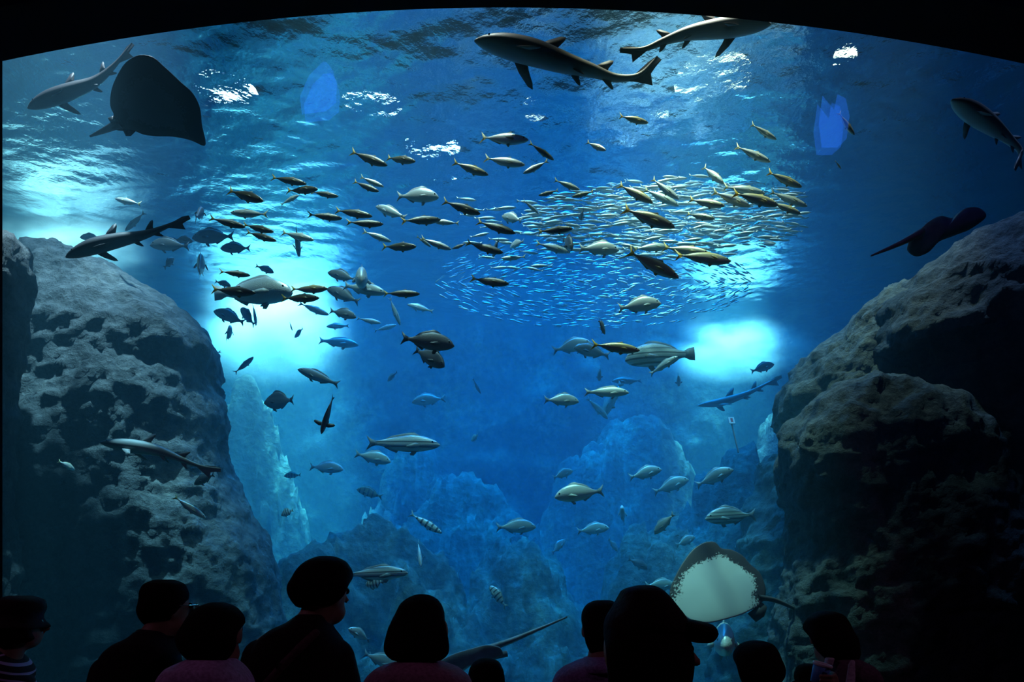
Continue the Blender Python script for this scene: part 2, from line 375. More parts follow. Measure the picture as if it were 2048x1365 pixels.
# ------------------------------------------------------------------ fish
def fish_mat(name, back, side, belly, rough=0.35, metal=0.25, z0=-0.1, z1=0.1, bars=None, speck=0.15):
    """countershaded scaly skin: colour runs from belly to back in the fish's own frame"""
    nt = NT(name); b = nt.n('BsdfPrincipled'); nt.l(b.outputs[0], nt.out.inputs[0])
    b.inputs['Roughness'].default_value = rough; b.inputs['Metallic'].default_value = metal
    tc = nt.n('TexCoord'); sp = nt.n('SeparateXYZ'); nt.l(tc.outputs['Object'], sp.inputs[0])
    mr = nt.n('MapRange'); mr.inputs[1].default_value = z0; mr.inputs[2].default_value = z1; nt.l(sp.outputs['Z'], mr.inputs[0])
    nz = nt.n('TexNoise'); nz.inputs['Scale'].default_value = 9; nz.inputs['Detail'].default_value = 3; nt.l(tc.outputs['Object'], nz.inputs['Vector'])
    ad = nt.n('Math', operation='MULTIPLY_ADD'); ad.inputs[1].default_value = speck; nt.l(nz.outputs['Fac'], ad.inputs[0])
    sb = nt.n('Math', operation='SUBTRACT'); sb.inputs[1].default_value = speck * 0.5; nt.l(mr.outputs[0], sb.inputs[0]); nt.l(sb.outputs[0], ad.inputs[2])
    r = ramp(nt, ad.outputs[0], [(0.12, belly), (0.45, side), (0.62, side), (0.85, back)])
    col = r.outputs[0]
    if bars:
        axis, freq, bcol = bars
        wv = nt.n('Math', operation='MULTIPLY'); wv.inputs[1].default_value = freq; nt.l(sp.outputs[axis], wv.inputs[0])
        sn = nt.n('Math', operation='SINE'); nt.l(wv.outputs[0], sn.inputs[0])
        rr = ramp(nt, sn.outputs[0], [(0.35, (0, 0, 0)), (0.6, (1, 1, 1))])
        mx = nt.n('MixRGB'); nt.l(rr.outputs[0], mx.inputs[0]); nt.l(col, mx.inputs[1]); mx.inputs[2].default_value = rgba(bcol); col = mx.outputs[0]
    nt.l(col, b.inputs['Base Color'])
    vo = nt.n('TexVoronoi'); vo.inputs['Scale'].default_value = 70; nt.l(tc.outputs['Object'], vo.inputs['Vector'])
    bp = nt.n('Bump'); bp.inputs['Strength'].default_value = 0.12; bp.inputs['Distance'].default_value = 0.01
    nt.l(vo.outputs['Distance'], bp.inputs['Height']); nt.l(bp.outputs[0], b.inputs['Normal'])
    return nt.m
def fin_mat(name, col, rough=0.5):
    nt = NT(name); b = nt.n('BsdfPrincipled'); b.inputs['Roughness'].default_value = rough
    tl = nt.n('BsdfTranslucent'); tl.inputs[0].default_value = rgba(col); mx = nt.n('MixShader'); mx.inputs[0].default_value = 0.35
    tc = nt.n('TexCoord'); wv = nt.n('TexNoise'); wv.inputs['Scale'].default_value = 30; nt.l(tc.outputs['Object'], wv.inputs['Vector'])
    r = ramp(nt, wv.outputs['Fac'], [(0.35, tuple(c * 0.7 for c in col)), (0.65, col)]); nt.l(r.outputs[0], b.inputs['Base Color'])
    nt.l(b.outputs[0], mx.inputs[1]); nt.l(tl.outputs[0], mx.inputs[2]); nt.l(mx.outputs[0], nt.out.inputs[0]); return nt.m

IRIS = plain('silver_iris', (0.75, 0.72, 0.6), 0.25, 0.3, 0.6); PUPIL = plain('black_pupil', (0.004, 0.004, 0.006), 0.1, 0, 0.6)

def plate(pts, y=0.0, t=0.006, splay=0.0):
    """thin closed fin plate in the XZ plane, thickest at its root"""
    n = len(pts); v = []; c = np.mean(np.array(pts), 0)
    for s in (1, -1):
        for (x, z) in pts: v.append((x, y + s * t * 0.18, z))
        v.append((c[0], y + s * t, c[1]))
    f = []
    for k in range(n):
        k2 = (k + 1) % n
        f.append((k, k2, n)); f.append((n + 1 + k2, n + 1 + k, 2 * n + 1)); f.append((k, n + 1 + k, n + 1 + k2, k2))
    return np.array(v), f
def smooth_interp(t, xs, ys):
    """Catmull-Rom style monotone-ish interpolation"""
    xs = np.array(xs, float); ys = np.array(ys, float)
    m = np.gradient(ys, xs); k = np.clip(np.searchsorted(xs, t) - 1, 0, len(xs) - 2)
    h = xs[k + 1] - xs[k]; u = (t - xs[k]) / h
    return (2 * u**3 - 3 * u**2 + 1) * ys[k] + (u**3 - 2 * u**2 + u) * h * m[k] + (-2 * u**3 + 3 * u**2) * ys[k + 1] + (u**3 - u**2) * h * m[k + 1]

PROFILES = {   # x from tail root to nose, top, bottom, half width (unit total length)
 'slender': [(-.38, .013, -.013, .009), (-.30, .022, -.024, .016), (-.2, .048, -.056, .033), (-.05, .082, -.092, .05), (.12, .098, -.108, .06), (.28, .084, -.094, .057), (.40, .054, -.062, .042), (.47, .024, -.034, .022), (.5, .0, -.008, .004)],
 'bream':   [(-.37, .032, -.032, .010), (-.32, .038, -.04, .015), (-.22, .085, -.08, .032), (-.08, .15, -.13, .055), (.08, .188, -.155, .07), (.24, .17, -.145, .068), (.37, .115, -.115, .054), (.455, .045, -.075, .032), (.5, -.02, -.04, .006)],
 'bass':    [(-.38, .030, -.030, .010), (-.30, .042, -.042, .018), (-.18, .07, -.075, .035), (0.0, .105, -.11, .055), (.15, .115, -.115, .06), (.28, .10, -.10, .057), (.39, .065, -.075, .045), (.46, .03, -.05, .028), (.5, -.005, -.025, .006)],
 'grouper': [(-.36, .045, -.045, .02), (-.28, .06, -.06, .03), (-.15, .11, -.11, .06), (0.02, .165, -.15, .09), (.16, .175, -.155, .098), (.29, .15, -.14, .092), (.39, .10, -.12, .075), (.465, .04, -.085, .045), (.5, -.02, -.05, .010)],
 'tall':    [(-.35, .045, -.045, .012), (-.28, .075, -.075, .02), (-.16, .17, -.16, .045), (0.0, .25, -.22, .065), (.15, .25, -.22, .07), (.28, .19, -.18, .065), (.39, .11, -.125, .05), (.46, .045, -.075, .03), (.5, -.015, -.04, .006)],
}
def body_mesh(name, prof, mat, bend=0.0, nr=26, na=16):
    p = np.array(prof); xs = np.linspace(p[0, 0], p[-1, 0], nr) if False else p[0, 0] + (p[-1, 0] - p[0, 0]) * (1 - (1 - np.linspace(0, 1, nr)) ** 1.25)
    top = smooth_interp(xs, p[:, 0], p[:, 1]); bot = smooth_interp(xs, p[:, 0], p[:, 2]); wd = np.maximum(smooth_interp(xs, p[:, 0], p[:, 3]), 0.003)
    v = []
    for x, a, b, w_ in zip(xs, top, bot, wd):
        c, h = (a + b) / 2, (a - b) / 2
        for k in range(na):
            th = 2 * math.pi * k / na
            v.append((x, w_ * math.cos(th) * (1 - 0.12 * math.sin(th)) + bendf(x, bend), c + h * math.sin(th)))
    f = grid_faces(na, nr, True); f.append(tuple(range(na))[::-1]); f.append(tuple((nr - 1) * na + k for k in range(na)))
    return mesh(name, v, f, mat)
def bendf(x, bend): return bend * (0.5 - x) ** 2
def bent(v, bend):
    v = np.array(v, float); v[:, 1] += bend * (0.5 - v[:, 0]) ** 2; return v

def fish_parts(kind, mats, bend=0.0):
    """part meshes of one fish in unit length: (name, mesh) pairs"""
    body, fin, tail = mats; prof = PROFILES[kind]; P_ = np.array(prof)
    tz = lambda x: float(np.interp(x, P_[:, 0], P_[:, 1])); bz = lambda x: float(np.interp(x, P_[:, 0], P_[:, 2])); wz = lambda x: float(np.interp(x, P_[:, 0], P_[:, 3]))
    out = [('body', body_mesh('fish_body', prof, body, bend))]
    x0 = prof[0][0]; h0 = prof[0][1]
    def fin_(nm, pts, m, y=0.0, t=0.006):
        v, f = plate(pts, y, t); out.append((nm, mesh('fish_' + nm, bent(v, bend), f, m)))
    if kind == 'slender':
        fin_('tail_fin', [(x0 + .03, h0), (x0 - .03, .045), (x0 - .12, .115), (x0 - .085, .05), (x0 - .05, 0), (x0 - .085, -.05), (x0 - .12, -.115), (x0 - .03, -.045), (x0 + .03, -h0)], tail)
        fin_('dorsal_fin', [(.16, tz(.16) - .01), (.12, tz(.12) + .03), (.03, tz(.03) + .012), (-.1, tz(-.1) + .012), (-.27, tz(-.27) + .008), (-.27, tz(-.27) - .01), (0, tz(0) - .02)], fin)
        fin_('anal_fin', [(0.0, bz(0) + .01), (-.05, bz(-.05) - .022), (-.15, bz(-.15) - .012), (-.27, bz(-.27) - .006), (-.27, bz(-.27) + .01)], fin)
        pf = [(.24, -.02), (.17, .0), (.06, -.03), (.12, -.05), (.22, -.045)]
        pv = [(.17, bz(.17) + .01), (.12, bz(.12) - .03), (.08, bz(.08) - .012), (.10, bz(.1) + .01)]
    else:
        s = {'bream': 1.0, 'bass': 0.8, 'grouper': 0.9, 'tall': 1.15}[kind]
        if kind == 'grouper':
            tl = [(x0 + .02, h0), (x0 - .06, .085), (x0 - .135, .095), (x0 - .14, 0), (x0 - .135, -.095), (x0 - .06, -.085), (x0 + .02, -h0)]
        else:
            tl = [(x0 + .02, h0), (x0 - .05, .065 * s), (x0 - .13, .135 * s), (x0 - .105, .06), (x0 - .075, 0), (x0 - .105, -.06), (x0 - .13, -.135 * s), (x0 - .05, -.065 * s), (x0 + .02, -h0)]
        fin_('tail_fin', tl, tail)
        dx = [.22, .15, .08, 0, -.08, -.16, -.23]; dh = [.012, .042, .046, .036, .036, .032, .01]
        fin_('dorsal_fin', [(.22, tz(.22) - .02)] + [(x, tz(x) + h * s) for x, h in zip(dx, dh)] + [(-.25, tz(-.25) - .01), (0, tz(0) - .03)], fin)
        fin_('anal_fin', [(-.05, bz(-.05) + .015), (-.09, bz(-.09) - .05 * s), (-.17, bz(-.17) - .03 * s), (-.25, bz(-.25) - .008), (-.25, bz(-.25) + .01)], fin)
        pf = [(.25, -.03), (.18, -.0), (.07, -.045), (.05, -.075), (.12, -.085), (.22, -.06)]
        pv = [(.2, bz(.2) + .015), (.14, bz(.14) - .055 * s), (.09, bz(.09) - .05 * s), (.12, bz(.12) + .01)]
    for sd in (1, -1):
        v, f = plate(pf, 0, .004); v = np.array(v); dxr = np.maximum(.24 - v[:, 0], 0)
        v[:, 1] += sd * (wz(.22) * 0.95 + dxr * 0.35); out.append(('pectoral_fin', mesh('fish_pectoral', bent(v, bend), f, fin)))
        v, f = plate(pv, 0, .004); v = np.array(v); v[:, 1] += sd * (.012 + np.maximum(bz(.15) - v[:, 2], 0) * 0.5); out.append(('pelvic_fin', mesh('fish_pelvic', bent(v, bend), f, fin)))
    ex = .40 if kind != 'slender' else .41
    er = {'slender': .020, 'bream': .024, 'bass': .020, 'grouper': .02, 'tall': .024}[kind]
    ez = (tz(ex) + bz(ex)) / 2 + (tz(ex) - bz(ex)) * 0.18
    for sd in (1, -1):
        bm = bmesh.new(); bmesh.ops.create_uvsphere(bm, u_segments=10, v_segments=7, radius=er, matrix=Matrix.Rotation(math.pi / 2, 4, 'X'))
        m = bpy.data.meshes.new('fish_eye'); bm.to_mesh(m); bm.free(); m.materials.append(IRIS); m.materials.append(PUPIL)
        for pl in m.polygons:
            pl.use_smooth = True
            if abs(pl.center[1]) > er * 0.62: pl.material_index = 1
        for vt in m.vertices:
            vt.co = Vector((vt.co[0] + ex, vt.co[1] * 0.5 + sd * wz(ex) * 0.80 + bendf(ex, bend), vt.co[2] + ez))
        out.append(('eye', m))
    return out

PAL = {}
def palettes():
    PAL['mack_shaded'] = (fish_mat('shaded_olive_skin', (0.05, 0.045, 0.02), (0.13, 0.12, 0.07), (0.22, 0.22, 0.2), 0.38, 0.2), fin_mat('olive_fin', (0.22, 0.2, 0.08)), fin_mat('shaded_yellow_tail', (0.75, 0.52, 0.06)))  # backlit look of the school fish, shade put into a darker skin
    PAL['mack_lit_gold'] = (fish_mat('lit_gold_skin', (0.62, 0.50, 0.20), (0.40, 0.36, 0.24), (0.5, 0.5, 0.46), 0.35, 0.25), fin_mat('lit_gold_fin', (0.6, 0.5, 0.2)), fin_mat('lit_yellow_tail', (0.9, 0.62, 0.06)))  # same species, lamp light on the back put into the skin colour
    PAL['mack_lit_pale'] = (fish_mat('lit_pale_skin', (0.62, 0.60, 0.48), (0.75, 0.76, 0.72), (0.8, 0.82, 0.8), 0.32, 0.25), fin_mat('pale_fin', (0.75, 0.7, 0.5)), fin_mat('lit_pale_tail', (0.85, 0.74, 0.38)))  # same species again, bright light put into a paler skin
    PAL['grey'] = (fish_mat('slate_skin', (0.05, 0.055, 0.065), (0.12, 0.125, 0.14), (0.26, 0.27, 0.28), 0.5, 0.05, -.17, .19), fin_mat('slate_fin', (0.06, 0.065, 0.08)), fin_mat('slate_tail', (0.06, 0.065, 0.08)))
    PAL['silver'] = (fish_mat('bream_silver', (0.55, 0.56, 0.55), (0.74, 0.76, 0.75), (0.85, 0.87, 0.86), 0.35, 0.2, -.17, .19), fin_mat('silver_fin', (0.6, 0.62, 0.6)), fin_mat('silver_tail', (0.6, 0.62, 0.6)))
    PAL['teal'] = (fish_mat('bream_grey', (0.28, 0.30, 0.30), (0.5, 0.53, 0.52), (0.62, 0.66, 0.64), 0.42, 0.12, -.17, .19), fin_mat('grey_fin', (0.4, 0.43, 0.43)), fin_mat('grey_tail', (0.4, 0.43, 0.43)))
    PAL['barred'] = (fish_mat('barred_skin', (0.55, 0.56, 0.5), (0.72, 0.74, 0.68), (0.82, 0.84, 0.8), 0.4, 0.1, -.17, .19, ('X', 42.0, (0.10, 0.10, 0.10))), fin_mat('barred_fin', (0.5, 0.5, 0.42)), fin_mat('barred_tail', (0.5, 0.5, 0.42)))
    PAL['lined'] = (fish_mat('lined_skin', (0.30, 0.32, 0.32), (0.66, 0.68, 0.66), (0.8, 0.82, 0.8), 0.4, 0.15, -.12, .12, ('Z', 95.0, (0.16, 0.17, 0.18))), fin_mat('lined_fin', (0.35, 0.36, 0.36)), fin_mat('lined_tail', (0.3, 0.31, 0.32)))
    PAL['olive'] = (fish_mat('olive_skin', (0.12, 0.11, 0.05), (0.22, 0.20, 0.10), (0.3, 0.28, 0.18), 0.5, 0.0, -.17, .19, ('X', 38.0, (0.06, 0.055, 0.03))), fin_mat('brown_fin', (0.15, 0.13, 0.07)), fin_mat('brown_tail', (0.15, 0.13, 0.07)))
palettes()
CACHE = {}
def dmax_at(y, clear=0.12): return (SURF_Z - clear - CZ) * F / max(HY - y, 1.0)
def place_fish(name, kind, pal, tail, nose, d, label, cat='fish', group=None, dd=0.0, bend=0.0, roll=0.0):
    """a fish whose tail tip and snout fall on two picture points; dd turns the snout away from the viewer (+) or towards (-)"""
    h = {'slender': .11, 'bream': .2, 'bass': .13, 'grouper': .18, 'tall': .27}[kind]
    ln = math.hypot(nose[0] - tail[0], nose[1] - tail[1])
    d = min(d, dmax_at(min(tail[1], nose[1]) - ln * h * 0.6) - abs(dd) / 2)
    a = P(tail[0], tail[1], d - dd / 2); b = P(nose[0], nose[1], d + dd / 2)
    L = (b - a).length; X = (b - a).normalized()
    up = Vector((0, 0, 1)) if abs(X.z) < 0.93 else Vector((0, -1, 0.2))
    Yv = up.cross(X).normalized(); Zv = X.cross(Yv)
    R = Matrix((X, Yv, Zv)).transposed() @ Matrix.Rotation(roll, 3, 'X')
    key = (kind, pal, round(bend, 2))
    if key not in CACHE: CACHE[key] = fish_parts(kind, PAL[pal], bend)
    root = thing(name, label, cat, (a + b) / 2, group)
    root.rotation_mode = 'QUATERNION'; root.rotation_quaternion = R.to_quaternion(); root.scale = (L, L, L)
    for nm, m in CACHE[key]: link(nm, m, root)
    return root
rnd = random.Random(7)

# loose school of slender fish near the window: tail point, nose point, depth, palette
DK, GD, PL = 'mack_shaded', 'mack_lit_gold', 'mack_lit_pale'
SLENDER = [
 (703,306,775,331,5.0,DK),(771,313,831,323,5.1,DK),(541,352,613,368,5.0,DK),(456,381,527,402,4.9,DK),(573,382,636,378,5.0,DK),(622,385,677,393,5.3,DK),
 (721,355,768,374,5.4,PL),(708,365,758,383,5.1,DK),(615,429,685,437,5.0,DK),(669,418,745,433,5.0,DK),(692,447,767,448,4.9,DK),(420,438,491,454,5.0,DK),
 (487,451,548,464,5.1,DK),(492,464,553,482,5.2,DK),(563,465,628,480,5.5,PL),(801,442,882,439,5.0,DK),(725,461,783,484,5.6,PL),(764,494,833,493,5.0,DK),
 (834,472,862,494,5.6,GD),(841,478,903,499,5.1,PL),(932,485,1007,506,4.9,DK),(906,326,977,350,5.0,GD),(958,272,1057,280,4.9,PL),(1058,285,1108,320,5.0,GD),
 (968,316,1050,330,5.1,PL),(886,404,961,428,4.9,DK),(953,440,1031,467,4.9,DK),(1108,360,1160,380,5.3,PL),(1046,400,1077,427,5.6,PL),(1075,462,1146,457,5.0,DK),
 (1071,486,1140,505,5.6,PL),(942,559,1018,568,4.9,DK),(1236,366,1306,406,4.9,GD),(1303,357,1358,399,5.2,PL),(1287,375,1358,412,5.6,PL),(1245,417,1350,455,4.75,GD),
 (1254,502,1358,556,4.75,GD),(1238,232,1297,246,5.0,GD),(1174,286,1212,301,5.0,PL),(1500,250,1553,279,5.1,PL),(1470,292,1541,324,5.0,PL),(1405,331,1448,368,5.2,PL),
 (1533,346,1604,374,4.9,GD),(1447,371,1530,387,5.2,PL),(1424,383,1501,413,5.0,PL),(1467,383,1557,411,4.8,GD),(1541,404,1602,428,4.85,GD),(1539,383,1615,413,5.1,PL),
 (1378,401,1450,412,5.0,GD),(1372,426,1430,438,5.2,DK),(1325,497,1420,507,5.1,GD),(1352,506,1462,523,4.8,GD),(1266,496,1340,493,5.6,PL),(1182,689,1280,701,4.8,GD),
 (425,580,512,586,4.9,DK),(438,543,501,551,5.1,DK),(583,581,656,577,4.9,GD),(562,597,639,596,5.0,DK),(766,585,840,588,4.9,DK),(346,992,412,1037,5.0,PL)]
LAB = {DK: ('dark-shaded slender fish with a yellow tail in the loose school', 'dark slender fish of the loose school'),
       GD: ('gold-lit slender fish with a bright yellow tail in the loose school', 'gold-lit slender fish of the loose school'),
       PL: ('pale-lit slender fish with a pale yellow tail in the loose school', 'pale-lit slender fish of the loose school')}
OWN = {(1254, 502): 'largest gold-lit fish with a broad yellow tail, dark belly and pointed snout', (1245, 417): 'big gold-lit fish with a yellow tail before the brightest part of the bait ball',
       (1182, 689): 'gold-lit slender fish alone at the water line before the striped fish', (425, 580): 'dark slender fish crossing under the pale grouper', (438, 543): 'dark slender fish over the tail of the pale grouper',
       (583, 581): 'gold-lit slender fish just ahead of the snout of the pale grouper', (562, 597): 'dark slender fish just below the snout of the pale grouper', (766, 585): 'dark slender fish ahead of the flat grey fish',
       (942, 559): 'dark slender fish alone over the lower bait ball', (1352, 506): 'gold-lit fish overlapping the tail of another just below the bright bait ball', (1238, 232): 'gold-lit slender fish alone beside the warm glints under the surface',
       (1174, 286): 'small plump pale-lit fish alone in the dark upper water', (1500, 250): 'white slender fish, uppermost of those swimming toward the cliff', (958, 272): 'long pale-lit fish with a gold-lit fish at its snout',
       (1058, 285): 'gold-lit fish diving from the snout of a long pale-lit one', (906, 326): 'gold-lit mottled slender fish beside the white strip of glints'}
for i, (tx, ty, nx_, ny_, d, pal) in enumerate(SLENDER):
    lb, gp = LAB[pal]
    if (tx, ty) in OWN: lb, gp = OWN[(tx, ty)], None
    if (tx, ty) == (346, 992): lb, gp = 'single teal-lit slender fish diving in front of the dark rock pillar', None
    place_fish('mackerel', 'slender', pal, (tx, ty), (nx_, ny_), d, lb, 'fish', gp, dd=rnd.uniform(-.12, .1), bend=rnd.choice((-.06, 0, .06)), roll=rnd.uniform(-.15, .15))
for (tx, ty, nx_, ny_, d, pal) in [(538,431,461,425,5.3,PL),(1097,323,1046,347,5.1,PL),(1117,382,1077,391,5.3,DK),(1188,384,1144,394,5.3,DK),(935,487,904,498,5.3,DK),(1052,515,1002,517,5.8,PL),(560,409,598,390,5.8,PL)]:
    place_fish('mackerel', 'slender', pal, (tx, ty), (nx_, ny_), d, ('dark' if pal == DK else 'pale-lit') + ' slender fish swimming against the loose school', 'fish',
               'slender fish turned against the school, ' + ('dark' if pal == DK else 'pale'), bend=.06)

